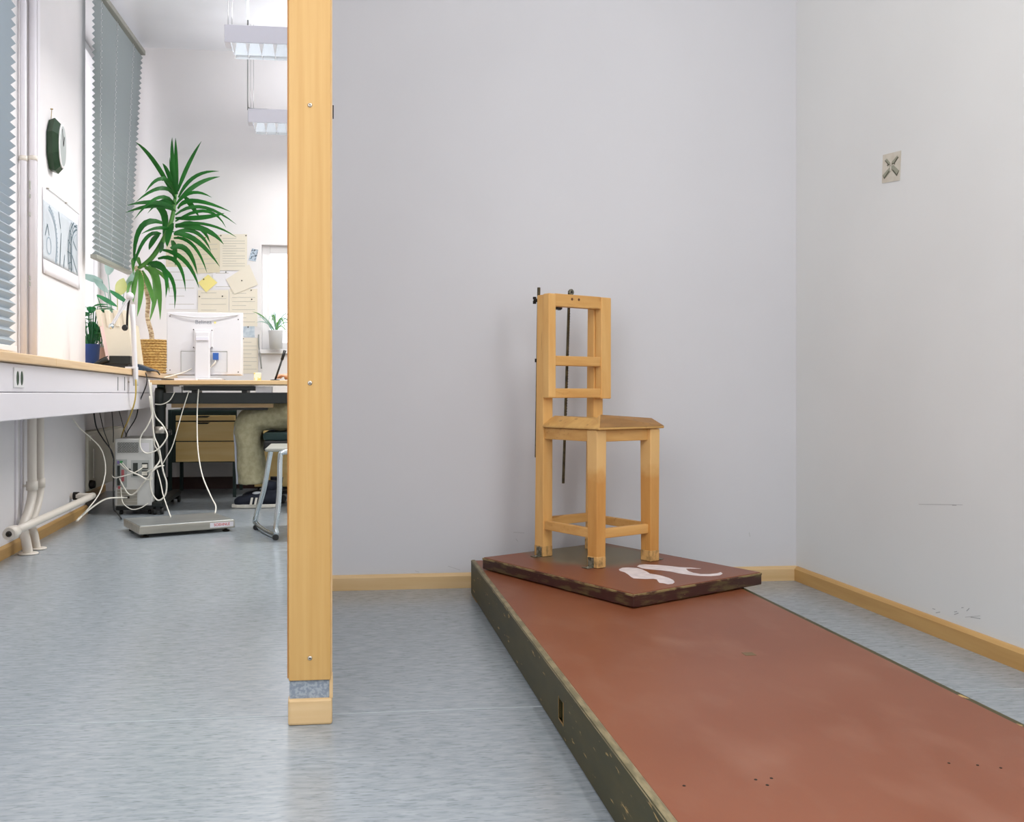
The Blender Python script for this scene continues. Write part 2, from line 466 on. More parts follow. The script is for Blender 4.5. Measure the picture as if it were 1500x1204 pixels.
def bboard(name, a, b, n, m, label):
    """profiled board along a floor line, thickness .014 along n"""
    a = Vector(a); b = Vector(b); n = Vector(n)
    q = [(0, 0), (.014, 0), (.014, .042), (.006, .051), (0, .052)]
    return B().hexa([a + n * x + Vector((0, 0, z)) for x, z in q], [b + n * x + Vector((0, 0, z)) for x, z in q]).done(name, m, **st(label, 'baseboard'))


bboard('baseboard_back', (.011, BY, 0), (RX, BY, 0), (0, -1, 0), M['base'], 'pale beech baseboard under the lavender grey wall')
bboard('baseboard_right', (RX, REAR, 0), (RX, BY - .014, 0), (-1, 0, 0), M['base_r'], 'honey coloured baseboard along the right wall')
p0, p1 = LF @ Vector((0, -7, 0)), LF @ Vector((0, 1.467, 0)); nn = (LF.to_3x3() @ Vector((1, 0, 0)))
bboard('baseboard_left', p0, p1, nn, M['base_r'], 'pale wooden baseboard under the heating pipes')
p0, p1 = LF @ Vector((-.16, 1.47, 0)), LF @ Vector((-.16, 2.7, 0))
bboard('baseboard_niche', p0, p1, nn, M['base_r'], 'wooden baseboard in the niche below the radiator')
B().box((-1.35, FY - .016, 0), (RX, FY, .085)).done('baseboard_far', mat('dark_brown_base', (62, 30, 20), .5), **st('dark brown baseboard under the desk on the far wall', 'baseboard'))

# the wooden post closing the partition
tr = B().box((-.083, 1.925, .092), (.0085, 1.942, H)).done('trim_1', M['post_edge'], **st('tall honey beech post with three screws at the partition end', 'post'))
B().box((-.0795, 1.905, .092), (.006, 1.9255, H)).done('facing_board', M['post'], tr, bevel=.002)
B().box((.0, 1.912, .097), (.0095, 1.94, H)).done('edge_band', M['base'], tr, bevel=.001)
for y in (154, 561, 964):
    p = yp(454, y, 1.905)
    s_ = B().lathe((p.x, 1.905, p.z), [(.0048, 0), (.0044, -.0015), (.002, -.0022)], 14, 'Y').done('screw', M['screw'], tr)
    B().box((p.x - .0012, 1.9022, p.z - .0012), (p.x + .0012, 1.9032, p.z + .0012)).done('screw_slot', M['black_in'], s_)
B().box((-.078, 1.912, .054), (.0045, 1.94, .092)).done('trim_2', M['grey_lam'], **st('grey speckled strip between the post and its base block', 'trim'))
b_ = B().box((-.081, 1.905, 0), (.0095, 1.94, .054)).done('trim_3', M['base'], bevel=.005, **st('pale wooden base block under the post', 'trim'))
B().box((.0035, 1.91, .054), (.0105, 1.94, .098)).done('corner_strip', M['base'], b_)
B().box((.0101, 1.925, 1.255), (.0125, 1.937, 1.28)).done('latch', M['rod_dark'], tr)

# scuffs and card on the right wall
for x, y, dx, dy in ((1368, 892, 2, .5), (1374, 897, 3, -.6), (1401, 899, 3, -1), (1418, 893, 2, -2), (1425, 903, 11, -1), (1400, 896, 2, -.3), (1410, 890, 1.5, -.2), (1398, 740, 3, 0), (1378, 739, 32, .5), (1429, 905, 7, 1)):
    a, b = xp(x - dx, y - dy, RX), xp(x + dx, y + dy, RX)
    B().bar(a + Vector((-.0003, 0, 0)), b + Vector((-.0003, 0, 0)), .0006, .0022 if dx < 10 else .0012).done('scuff', M['smudge'], wall_right)
for x, y, dx, dy in ((665, 832, 9, 3), (611, 837, 3, 1), (1098, 783, .6, 3), (760, 780, 8, .5), (757, 791, 1.5, 2)):
    a, b = yp(x - dx, y - dy, BY), yp(x + dx, y + dy, BY)
    B().bar(a + Vector((0, -.0003, 0)), b + Vector((0, -.0003, 0)), .0012, .0006, (0, 1, 0)).done('scuff', M['smudge'], wall_back)

cq = [xp(*q, RX) for q in ((1294, 227), (1320.5, 220.5), (1318.5, 264), (1292.5, 268.5))]
t = thing('wall_card', 'small cream card with a grey cross shaped mark on the right wall', 'card', (RX, sum(p.y for p in cq) / 4, min(p.z for p in cq)))
B().poly([p + Vector((-.0006, 0, 0)) for p in cq], (-.001, 0, 0)).done('card_sheet', M['card'], t)


def cardp(x, y): return xp(1260 + x / 13.378, 200 + y / 13.378, RX) + Vector((-.0016, 0, 0))


for m_, d_, pl in ((M['card_mid'], .0008, [(495, 475), (535, 432), (640, 560), (600, 600)]), (M['card_mid'], .0008, [(735, 375), (765, 405), (650, 560), (600, 540)]),
               (M['card_mid'], .0008, [(455, 760), (590, 600), (640, 640), (485, 835)]), (M['card_mid'], .0008, [(600, 600), (660, 560), (775, 665), (730, 775)]),
               (M['card_dark'], .0011, [(455, 760), (485, 835), (585, 690), (578, 665), (487, 800)]), (M['card_dark'], .0011, [(775, 665), (730, 775), (640, 660), (655, 645), (728, 735)]),
               (M['card_dark'], .0011, [(495, 475), (505, 470), (590, 550), (545, 580), (540, 565), (555, 545)]), (M['card_dark'], .0011, [(750, 400), (765, 405), (690, 520), (695, 545), (630, 548), (640, 520), (675, 515)]),
               (M['card'], .0014, [(610, 470), (632, 470), (622, 680), (602, 680)]), (M['card'], .0014, [(545, 590), (545, 578), (690, 540), (690, 556)])):
    B().poly([cardp(*q) for q in pl], (-d_, 0, 0)).done('cross_mark', m_, t)

# ------------------------------------------------------------------ platform
PL = Matrix.Translation((.485, 3.10, 0)) @ Matrix.Rotation(math.radians(-1.15), 4, 'Z')    # x across, y away; far left corner at the origin
pz = .115
t = thing('low_platform', 'long low red brown platform with scratched dark green sides on the floor', 'platform', (.36, -1.4, 0), PL)
B(PL).box((.0125, -2.85, pz - .02), (.722, -.006, pz)).done('top_panel', M['red'], t, bevel=.002)
s0, s1, z0, z1 = -1.336, -1.298, .034, .074   # hand slot
sb = B(PL)
sb.box((0, s1, .004), (.012, -.0, pz - .001)).box((0, -2.85, .004), (.012, s0, pz - .001)).box((0, s0, .004), (.012, s1, z0)).box((0, s0, z1), (.012, s1, pz - .001))
side = sb.done('side_board', M['green_side'], t)
B(PL).box((.012, s0 - .01, z0 - .008), (.02, s1 + .01, z1 + .008)).done('slot_back', M['black_in'], side)
sl = B(PL)
for a, b in (((-.0006, s0 - .003, z0 - .003), (.004, s0, z1 + .003)), ((-.0006, s1, z0 - .003), (.004, s1 + .002, z1 + .003)), ((-.0006, s0, z0 - .003), (.004, s1, z0))): sl.box(a, b)
sl.done('slot_rim', M['raw_wood'], side)
B(PL).box((.722, -2.85, .004), (.734, 0, pz - .001)).done('side_board', M['green_side'], t)
B(PL).box((.012, -.012, .004), (.722, -.006, pz - .02)).done('end_board', M['green_side'], t)
B(PL).box((.012, -2.85, .004), (.722, -2.838, pz - .02)).done('end_board', M['green_side'], t)
es = B(PL); pr = [(-.001, pz - .004), (.001, pz - .0005), (.005, pz + .001), (.012, pz + .001), (.0135, pz)]
es.hexa([(x, -2.85, z) for x, z in pr], [(x, 0, z) for x, z in pr]).done('edge_strip', M['edge_strip'], t)
for x in (.03, .65):
    for y in (-2.8, -1.4, -.1): B(PL).box((x, y, 0), (x + .05, y + .05, pz - .02)).done('foot', M['raw_wood'], t)
B(PL).box((.0, -.13, 0), (.012, -.02, .004)).done('skid', M['raw_wood'], t)
for x, y in ((1390, 1118), (1432, 1121), (1466, 1125), (1107, 1142), (1130, 1140), (1002, 1151), (1124, 1150)):
    p = PL.inverted() @ zp(x, y, pz)
    B(PL).lathe((p.x, p.y, pz - .0005), [(.003 if y > 1130 else .002, 0), (.002, .0012)], 8).done('pit_mark', M['black_in'], t)
p = PL.inverted() @ zp(1097, 958, pz)
B(PL).box((p.x - .012, p.y - .012, pz - .0005), (p.x + .012, p.y + .012, pz + .0005)).done('worn_patch', mat('worn_patch_grey', (112, 92, 62), .6), t)

# ------------------------------------------------------------------ turned board with footprints
bz0, bz1 = .118, .155
t = thing('seat_board', 'red brown square board with two white footprints lying askew on the platform', 'board', (.26, .33, bz0), CF)
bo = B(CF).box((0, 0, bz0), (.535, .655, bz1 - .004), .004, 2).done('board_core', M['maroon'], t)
mr = mat('red_brown_worn_top', (128, 73, 46), .4, col2=(120, 65, 38), scale=(6, 6, 6), detail=7, lo=.35, hi=.65)
nt = mr.node_tree; N_ = nt.nodes; pb = N_['Principled BSDF']; old = pb.inputs['Base Color'].links[0].from_socket
tc = N_.new('ShaderNodeTexCoord'); vm = N_.new('ShaderNodeVectorMath'); vm.operation = 'DISTANCE'; vm.inputs[1].default_value = (.065, .16, .035)
nz = N_.new('ShaderNodeTexNoise'); nz.inputs['Scale'].default_value = 14; nz.inputs['Detail'].default_value = 6
ad = N_.new('ShaderNodeMath'); ad.operation = 'MULTIPLY_ADD'; ad.inputs[1].default_value = .12
mrg = N_.new('ShaderNodeMapRange'); mrg.inputs[1].default_value = .29; mrg.inputs[2].default_value = .22
mx = N_.new('ShaderNodeMix'); mx.data_type = 'RGBA'; mx.inputs[7].default_value = lin((112, 102, 76))
nt.links.new(tc.outputs['Object'], vm.inputs[0]); nt.links.new(tc.outputs['Object'], nz.inputs['Vector'])
nt.links.new(nz.outputs[0], ad.inputs[0]); nt.links.new(vm.outputs['Value'], ad.inputs[2]); nt.links.new(ad.outputs[0], mrg.inputs[0])
nt.links.new(mrg.outputs[0], mx.inputs[0]); nt.links.new(old, mx.inputs[6]); nt.links.new(mx.outputs[2], pb.inputs['Base Color'])
B(CF).box((.003, .003, bz1 - .004), (.532, .652, bz1)).done('top_sheet', mr, t, bevel=.0015)
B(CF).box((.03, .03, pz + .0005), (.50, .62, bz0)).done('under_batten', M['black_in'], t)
M['worn_edge'] = mat('worn_board_edge', (72, 40, 28), .5, col2=(138, 120, 78), scale=(26, 26, 90), detail=6, lo=.42, hi=.56)
for a_, b_ in (((-.0006, -.0006, bz1 - .008), (.5356, .003, bz1 - .002)), ((-.0006, .0031, bz1 - .008), (.003, .6556, bz1 - .002))):
    B(CF).box(a_, b_, .001).done('worn_edge', M['worn_edge'], bo)
f1 = [(130, 190), (170, 172), (240, 168), (340, 175), (400, 190), (450, 215), (490, 240), (560, 250), (640, 268), (710, 290), (760, 315), (775, 338), (755, 355), (700, 362), (650, 350), (600, 345), (585, 330), (570, 306), (530, 298), (440, 300), (300, 293), (270, 275), (240, 250), (200, 225), (140, 205)]
f2 = [(340, 155), (370, 138), (430, 132), (560, 138), (700, 150), (830, 165), (960, 170), (1080, 182), (960, 180), (905, 184), (930, 207), (990, 230), (1080, 245), (1180, 245), (1270, 235), (1310, 222), (1330, 240), (1300, 258), (1200, 268), (1080, 265), (950, 253), (820, 235), (720, 212), (620, 200), (500, 190), (400, 178)]
for f_ in (f1, f2):
    B().poly([zp(890 + x / 7.895, 810 + y / 7.895, bz1 + .0001) for x, y in f_], (0, 0, .0005)).done('painted_footprint', M['paint'], t)

# ------------------------------------------------------------------ the measuring chair (frame CF: x along its front edge, y towards its back)
t = thing('wooden_chair', 'small square beech chair with measuring rods bolted on the footprint board', 'chair', (.3, .44, bz1), CF)
gz = bz1 + .0008


# varnish worn off the upper half of the front legs
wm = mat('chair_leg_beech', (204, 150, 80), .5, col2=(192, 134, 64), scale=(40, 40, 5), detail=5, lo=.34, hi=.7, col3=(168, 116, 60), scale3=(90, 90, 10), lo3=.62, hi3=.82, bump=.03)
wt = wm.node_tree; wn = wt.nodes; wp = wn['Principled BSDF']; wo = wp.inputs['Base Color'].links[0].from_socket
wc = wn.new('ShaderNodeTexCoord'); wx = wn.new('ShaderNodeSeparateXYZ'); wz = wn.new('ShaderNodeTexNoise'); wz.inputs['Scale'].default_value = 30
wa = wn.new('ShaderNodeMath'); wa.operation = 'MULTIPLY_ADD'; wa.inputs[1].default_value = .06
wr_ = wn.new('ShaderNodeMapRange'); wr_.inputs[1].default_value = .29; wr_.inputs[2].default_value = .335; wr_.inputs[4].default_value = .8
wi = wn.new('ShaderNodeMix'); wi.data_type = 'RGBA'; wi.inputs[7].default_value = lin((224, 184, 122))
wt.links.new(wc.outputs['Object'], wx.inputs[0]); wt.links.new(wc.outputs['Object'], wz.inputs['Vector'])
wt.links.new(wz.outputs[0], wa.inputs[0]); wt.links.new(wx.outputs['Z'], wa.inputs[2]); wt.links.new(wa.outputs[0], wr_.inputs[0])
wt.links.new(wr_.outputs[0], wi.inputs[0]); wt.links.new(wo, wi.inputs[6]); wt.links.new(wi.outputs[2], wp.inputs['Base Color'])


def leg(x0, x1, y0, y1, zt, tx=.004, ty=.003):
    q0 = [(x0, y0, gz), (x1 - tx, y0, gz), (x1 - tx, y1 - ty, gz), (x0, y1 - ty, gz)]
    q1 = [(x0, y0, zt), (x1, y0, zt), (x1, y1, zt), (x0, y1, zt)]
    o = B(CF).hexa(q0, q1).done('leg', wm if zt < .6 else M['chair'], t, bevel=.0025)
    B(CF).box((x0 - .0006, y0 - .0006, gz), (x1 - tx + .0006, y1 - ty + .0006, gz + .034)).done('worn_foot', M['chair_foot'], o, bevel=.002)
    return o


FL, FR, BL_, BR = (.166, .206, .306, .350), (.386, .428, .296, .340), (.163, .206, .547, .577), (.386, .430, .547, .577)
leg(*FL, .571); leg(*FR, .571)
leg(*BL_, 1.0, ty=-.013); leg(*BR, 1.0, ty=-.013)
# seat rails and stretchers
for a, b in (((.204, .309, .535), (.388, .329, .571)), ((.170, .348, .535), (.190, .549, .571)), ((.402, .338, .535), (.422, .549, .571)), ((.204, .562, .535), (.388, .582, .571))):
    B(CF).box(a, b).done('seat_rail', M['chair_rail'], t, bevel=.002)
for a, b in (((.202, .306, .243), (.388, .324, .272)), ((.168, .346, .243), (.186, .549, .272)), ((.404, .336, .245), (.420, .549, .272)), ((.202, .566, .25), (.388, .584, .279))):
    B(CF).box(a, b).done('stretcher', M['chair_rail'], t, bevel=.002)
# hipped seat
zs = .572
X0, X1, Y0, Y1 = .158, .440, .288, .5465


def zat(x, y, py):      # height at which the point (x, y) of the chair frame is seen in that image row
    p = CF @ Vector((x, y, 0)); d = p.x * sn + p.y * cs
    return EYE + (HY - py) * d / FPX


lip = .007
ax, ay = .052, .05
inn = [(X0 + ax, Y0 + ay, zat(X0 + ax, Y0 + ay, 607.5)), (X1 - .003, Y0 + ay, zat(X1 - .003, Y0 + ay, 612.5)), (X1 - .003, Y1, zat(X1 - .003, Y1, 611.5)), (X0 + ax, Y1, zat(X0 + ax, Y1, 608.5))]
out = [(X0, Y0), (X1, Y0), (X1, Y1), (X0, Y1)]
sag = (X0 + ax * .78, Y0 + ay + .01, zat(X0 + ax * .78, Y0 + ay + .01, 613.5))
mid = ((X0 + X1) / 2, (Y0 + Y1) / 2 + .02, min(p[2] for p in inn) - .006)
vv = [(x, y, zs) for x, y in out] + [(x, y, zs + lip) for x, y in out] + inn + [sag, mid]
ff = [(3, 2, 1, 0), (0, 1, 5, 4), (1, 2, 6, 5), (2, 3, 7, 6), (3, 0, 4, 7),
      (4, 5, 9, 8), (5, 6, 10, 9), (6, 7, 11, 10), (4, 8, 12), (4, 12, 11, 7),
      (8, 9, 13), (9, 10, 13), (10, 11, 13), (11, 12, 13), (12, 8, 13)]
so = B(CF).mesh(vv, ff).done('seat', M['seat'], t, bevel=.003)
# the darker front slope of the seat
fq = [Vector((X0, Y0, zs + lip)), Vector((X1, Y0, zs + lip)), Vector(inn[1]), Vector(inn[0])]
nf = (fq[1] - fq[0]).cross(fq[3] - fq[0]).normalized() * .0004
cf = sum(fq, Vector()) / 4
B(CF).poly([cf + (p - cf) * .985 + nf for p in fq], nf).done('dark_front_slope', M['seat_front'], so)
# back frame, proud of the uprights
yb0, yb1 = .516, .5465
bf = thing  # noqa
B(CF).box((.160, yb0, .667), (.191, yb1, 1.002)).done('stile', M['chair'], t, bevel=.004)
B(CF).box((.391, yb0, .664), (.436, yb1, 1.002)).done('stile', M['chair'], t, bevel=.003)
tr_ = B(CF).box((.190, yb0 + .003, .962), (.392, yb1, 1.003)).done('top_rail', M['chair_rail'], t, bevel=.002)
for x in (.262, .292): B(CF).lathe((x, yb0 + .003, .988), [(.0045, .001), (.0045, -.0006)], 10, 'Y').done('plug_hole', mat('plug_hole', (96, 58, 28), .7) if x < .27 else bpy.data.materials['plug_hole'], tr_)
B(CF).box((.190, yb0 + .004, .771), (.392, yb1, .803)).done('slat', M['chair_rail'], t, bevel=.003)
B(CF).box((.190, yb0 + .003, .667), (.392, yb1, .698)).done('slat', M['chair_rail'], t, bevel=.003)


# measuring rods behind the back, given in the plane of the back
def bk(x, y, b2):
    r = CF.to_3x3().inverted() @ ray(x, y); o = CF.inverted() @ Vector((0, 0, EYE))
    tt = (b2 - o.y) / r.y
    return o + r * tt


a, b = bk(834, 426, .606), bk(825, 708, .606)
r1 = B(CF).bar(a, b, .008, .006, (0, 1, 0)).done('measuring_rod', M['rod'], t, bevel=.001)
d = (b - a)
for k in range(40):
    p = a + d * (.12 + .55 * k / 39)
    B(CF).box((p.x - .001, p.y - .0042, p.z - .0009), (p.x + .0042, p.y - .0028, p.z + .0009)).done('graduation', M['rod_dark'], r1)
e = bk(836.5, 428, .604)
B(CF).lathe((e.x, e.y, e.z), [(.0105, .003), (.0105, -.003)], 16, 'Y').done('rod_eye', M['bracket'], r1)
B(CF).lathe((e.x, e.y - .003, e.z), [(.0042, .0), (.0042, -.0006)], 12, 'Y').done('eye_hole', M['rod_dark'], r1)
k_ = bk(819, 450, .575)
B(CF).box((.2, .547, .957), (.245, .6, .965)).done('rod_bracket', M['rod_dark'], t)
B(CF).lathe((k_.x, k_.y, k_.z - .004), [(.008, .008), (.011, .004), (.008, -.004), (.004, -.006)], 12).done('knob', M['rod_dark'], t)
a, b = bk(789.3, 421, .605), bk(785.6, 670, .605)
r2 = B(CF).bar(a, b, .007, .009, (0, 1, 0)).done('measuring_rod', M['rod'], t, bevel=.001)
w1 = bk(786.5, 440, .605)
B(CF).lathe((w1.x - .004, w1.y, w1.z), [(.006, -.006), (.006, .008)], 10, 'X').box((w1.x - .014, w1.y - .004, w1.z - .012), (w1.x - .006, w1.y + .004, w1.z - .002)).box((w1.x - .014, w1.y - .004, w1.z + .003), (w1.x - .006, w1.y + .004, w1.z + .011)).done('wing_nut', M['rod_dark'], r2)
w2 = bk(786.5, 528, .605)
B(CF).box((w2.x - .004, w2.y - .006, w2.z - .006), (w2.x + .008, w2.y + .006, w2.z + .006)).done('rod_guide', M['rod_dark'], r2)
# angle brackets at the feet
for (x, y, dx, dy) in ((.166, .33, -1, 0), (.163, .565, -1, 0), (.424, .315, 1, 0), (.426, .57, 1, 0)):
    xa, xb = (x - .028, x - .001) if dx < 0 else (x + .001, x + .028)
    o = B(CF).box((xa, y - .012, gz), (xb, y + .012, gz + .002)).box(((xb - .002 if dx < 0 else xa), y - .012, gz), ((xb if dx < 0 else xa + .002), y + .012, gz + .03)).done('angle_bracket', M['bracket'], t)
    B(CF).lathe(((xa + xb) / 2, y, gz + .002), [(.0035, 0), (.002, .0015)], 8).done('screw', M['screw'], o)

# ------------------------------------------------------------------ office: blinds
def blind(name, label, A0, A1, T0, T1, n, m, cols, depth=.009):
    """pleated fabric between a bottom edge A0-A1 and a top edge T0-T1"""
    A0, A1, T0, T1 = map(Vector, (A0, A1, T0, T1))
    t = thing(name, label, 'blind', (A0 + A1) / 2, group=None)
    nrm = (A1 - A0).cross(Vector((0, 0, 1))).normalized()
    vs, fs = [], []
    for i in range(2 * n + 1):
        f_ = i / (2 * n); o = nrm * (depth if i % 2 else -depth)
        vs += [A0.lerp(T0, f_) + o, A1.lerp(T1, f_) + o]
        if i: fs.append((2 * i - 2, 2 * i - 1, 2 * i + 1, 2 * i))
    B().mesh(vs, fs).done('fabric', m, t)
    B().bar(A0 + Vector((0, 0, -.012)), A1 + Vector((0, 0, -.012)), .036, .022).done('bottom_rail', M['grey_seat'] if n > 30 and A0.y > 4 else M['frame'], t, bevel=.002)
    B().bar(T0 + Vector((0, 0, .018)), T1 + Vector((0, 0, .018)), .05, .032).done('head_rail', M['grey_seat'], t, bevel=.002)
    for c in cols:
        e = B()
        for i in range(1, 2 * n, 2):
            f_ = i / (2 * n); p = A0.lerp(T0, f_).lerp(A1.lerp(T1, f_), c) + nrm * (depth + .0005)
            e.box(p - Vector((.001, .0035, .003)), p + Vector((.001, .0035, .003)))
        e.done('hole_light_dots', M['frame'], t, kind='stuff')  # pale dots standing for window light through the cord holes
        B().tube([A0.lerp(A1, c) + nrm * .004, T0.lerp(T1, c) + nrm * .004], .0012, 5, 0).done('pull_cord', M['frame'], t)
    return t


blind('pleated_blind', 'grey green pleated blind hanging crooked above the potted plant', xp(137, 372, -1.30), (-1.35, 6.5, 1.52), xp(137, 0, -1.30) + Vector((0, 0, .06)), (-1.30, 6.66, 3.06), 42, M['blind'], (.12, .42, .78))
p0 = LF @ Vector((.075, -2.25, .872)); p1 = LF @ Vector((.075, -.085, .872))
blind('pleated_blind', 'pale blue grey pleated blind at the left edge of the photo', p0, p1, p0 + Vector((0, 0, 2.17)), p1 + Vector((0, 0, 2.17)), 58, M['blind_near'], (.1, .5), .013)

# ------------------------------------------------------------------ sill and cable duct
SN = .33
t = thing('sill_board', 'long beech window sill running along the left wall', 'sill', (.1, 0, .775), LF)
B(LF).box((-.16, 1.468, .781), (SN, 2.79, .812)).done('sill_plank', M['sill'], t, bevel=.003)
B(LF).box((.001, -.42, .781), (SN, 1.467, .812)).done('sill_plank', M['sill'], t, bevel=.003)
B(LF).box((.001, -6, .781), (SN, -.421, .812)).done('sill_plank', M['sill'], t, bevel=.003)
t = thing('cable_duct', 'white cable duct box with green socket under the sill', 'duct', (.16, 0, .59), LF)
B(LF).box((.001, -6, .594), (SN - .02, 2.2, .684)).done('lower_panel', M['duct'], t, bevel=.003)
B(LF).box((.001, -6, .686), (SN - .022, 2.2, .779)).done('upper_panel', M['duct'], t, bevel=.003)


def lfp(x, y, n):
    """point of the plane n in front of the left wall, in its frame"""
    r = LF.to_3x3().inverted() @ ray(x, y); o = LF.inverted() @ Vector((0, 0, EYE))
    return o + r * ((n - o.x) / r.x)


a, b = lfp(20, 538, SN - .02), lfp(35, 568, SN - .02)
so = B(LF).box((SN - .023, a.y, b.z), (SN - .018, b.y, a.z)).done('socket_plate', M['frame'], t, bevel=.001)
for x in (26, 32):
    c = lfp(x, 554, SN - .018)
    B(LF).lathe((c.x, c.y, c.z), [(.024, 0), (.022, .001)], 18, 'X').squash((c.y, .55)).done('socket_opening', M['socket_green'], so)
for x in (172, 182):
    c0, c1 = lfp(x, 552, SN - .022), lfp(x + 1, 572, SN - .022)
    B(LF).box((SN - .0215, c0.y, c1.z), (SN - .0195, c0.y + .012, c0.z)).done('panel_gap', M['wire_grey'], t)

# ------------------------------------------------------------------ heating pipes on the pier
t = thing('heating_pipes', 'cream painted heating pipes on the pier and along the baseboard', 'pipes', (.05, .5, 0), LF)
for x, n_, r in ((47, .045, .020), (59, .045, .017)):
    c = lfp(x, 660, n_)
    bot = zp(x - 4 + 16 * (x > 50) * .3, 783)
    B(LF).tube([(n_, c.y, .78 if False else .59), (n_, c.y, .34), (n_, c.y, .24), (n_, c.y - .05, .17), (n_ + .0, c.y - .13, .11), (n_ + .02, c.y - .16, .06), (n_ + .03, c.y - .16, .001)], r, 12, 5).done('riser_pipe', M['pipe'], t)
    B(LF).lathe((n_ + .03, c.y - .16, .0), [(.042, .001), (.040, .006), (.024, .007)], 20).done('floor_collar', M['pipe'], t)
    B(LF).lathe((n_, c.y, .275), [(r + .005, -.02), (r + .005, .02)], 14).box((0, c.y - .006, .27), (n_, c.y + .006, .28)).done('pipe_clip', M['pipe'], t)
c0 = lfp(20, 779, .115); c1 = lfp(134, 727, .115)
B(LF).tube([(.115, c0.y, c0.z), (.115, c1.y - .06, c1.z), (.10, c1.y, c1.z), (.02, c1.y + .03, c1.z), (-.05, c1.y + .06, c1.z)], .017, 12, 4).done('return_pipe', M['pipe'], t)
B(LF).lathe((.115, c0.y - .03, c0.z), [(.024, -.03), (.028, 0), (.024, .05)], 14, 'Y').done('valve_body', M['pipe'], t)
B(LF).lathe((.115, c0.y - .06, c0.z), [(.006, -.012), (.012, 0)], 10, 'Y').done('valve_spindle', M['rod_dark'], t)
c = zp(66, 775)
q = LF.inverted() @ c
B(LF).tube([(q.x, q.y, .095), (q.x, q.y, 0.001)], .014, 10, 0).lathe((q.x, q.y, 0), [(.04, .001), (.03, .006), (.015, .012)], 18).done('drop_pipe', M['pipe'], t)
B(LF).lathe((.03, c1.y + .03, c1.z), [(.022, -.014), (.022, .014)], 10, 'X').done('lock_shield', M['rod_dark'], t)
t = thing('conduit_pipes', 'slim white conduit pipes climbing the pier beside the near blind', 'pipes', (.02, .25, .815), LF)
for x, r in ((34, .014), (48, .017)):
    c = lfp(x, 300, .02)
    B(LF).tube([(.02, c.y, .813), (.02, c.y, H - .01)], r, 10, 0).done('conduit', M['duct'], t)
    B(LF).lathe((.02, c.y, lfp(x, 232, .02).z), [(r + .004, -.01), (r + .004, .01)], 12).done('conduit_clip', M['pipe'], t)
for y in (268, 274, 287, 314, 407, 416):
    c = lfp(44, y, .037)
    B(LF).box((.036, c.y - .012, c.z - .01), (.0385, c.y + .004, c.z + .008)).done('paint_chip', M['grey_seat'], t)
c = lfp(55, 300, .003)
B(LF).box((.0005, c.y - .03, .813), (.012, c.y + .012, H - .01)).done('trim_4', M['duct'], **st('flat white strip beside the conduit pipes', 'trim'))
for x in (24.5, 33):
    c = lfp(x, 650, .006)
    B(LF).box((.0005, c.y - .012, .11), (.008, c.y + .012, .59)).done('trim_5' if x < 30 else 'trim_6', M['duct'], **st('narrow white cover strip on the pier below the duct, %s' % ('nearer the left edge' if x < 30 else 'nearer the heating pipes'), 'trim'))

# radiator in the niche
t = thing('radiator', 'cream panel radiator under the window behind the computer tower', 'radiator', (-.02, 2.0, .10), LF)
B(LF).box((-.06, 1.50, .12), (.01, 2.5, .455), .012, 2).done('radiator_panel', M['cream'], t)
B(LF).box((-.055, 1.52, .455), (.005, 2.48, .463)).done('top_grille', M['cream'], t)
B(LF).box((.01, 1.53, .41), (.016, 1.64, .44)).done('label_plate', M['pipe'], t)
B(LF).box((.011, 1.60, .19), (.018, 1.63, .36)).done('bracket', M['pipe'], t, bevel=.003)
B(LF).lathe((.02, 1.53, .16), [(.022, -.02), (.026, .0), (.02, .02)], 14, 'X').done('valve', M['rod_dark'], t)
for y in (1.6, 2.4): B(LF).box((-.159, y, .15), (-.06, y + .03, .42)).done('wall_bracket', M['pipe'], t)

# ------------------------------------------------------------------ on the pier: clock and poster
c = lfp(83, 214, .03)
t = thing('wall_clock', 'narrow octagonal dark green wall clock hanging on the pier', 'clock', (0.0, c.y, c.z - .14), LF)
oc = [(.085 * math.cos(math.pi / 8 + k * math.pi / 4), .14 * math.sin(math.pi / 8 + k * math.pi / 4)) for k in range(8)]
B(LF).hexa([(.002, c.y + a * .92, c.z + b * .92) for a, b in oc], [(.03, c.y + a, c.z + b) for a, b in oc]).hexa([(.03, c.y + a, c.z + b) for a, b in oc], [(.055, c.y + a * .8, c.z + b * .8) for a, b in oc]).done('case', M['clock_green'], t)
B(LF).lathe((.055, c.y, c.z), [(.108, 0), (.108, .004), (.1, .006)], 30, 'X').squash((c.y, .58)).done('bezel', M['frame'], t)
B(LF).lathe((.0595, c.y, c.z), [(.1, 0), (.098, .002)], 30, 'X').squash((c.y, .58)).done('dial', M['dial'], t)
B(LF).bar((.0625, c.y, c.z), (.0625, c.y + .02, c.z + .05), .001, .006).bar((.0625, c.y, c.z), (.0625, c.y - .02, c.z + .08), .001, .004).done('hands', M['rod_dark'], t)
B(LF).tube([(.004, c.y, c.z + .13), (.006, c.y + .004, c.z + .182)], .0014, 6, 0).lathe((0, c.y + .004, c.z + .182), [(.003, 0), (.003, .012)], 8, 'X').done('hook', M['brass'], t)

s0, s1 = .605, 1.305
t = thing('wall_poster', 'poster of blue grey gear wheels hanging on the pier below the clock', 'poster', (0, .95, 1.25), LF)


def pn(s, z):      # the sheet stands off the wall and curls towards its lower edge
    k = max(0, (1.42 - z) / .18)
    return .003 + .008 * k * k * (.6 + .5 * math.sin((s - s0) / (s1 - s0) * 2.6))


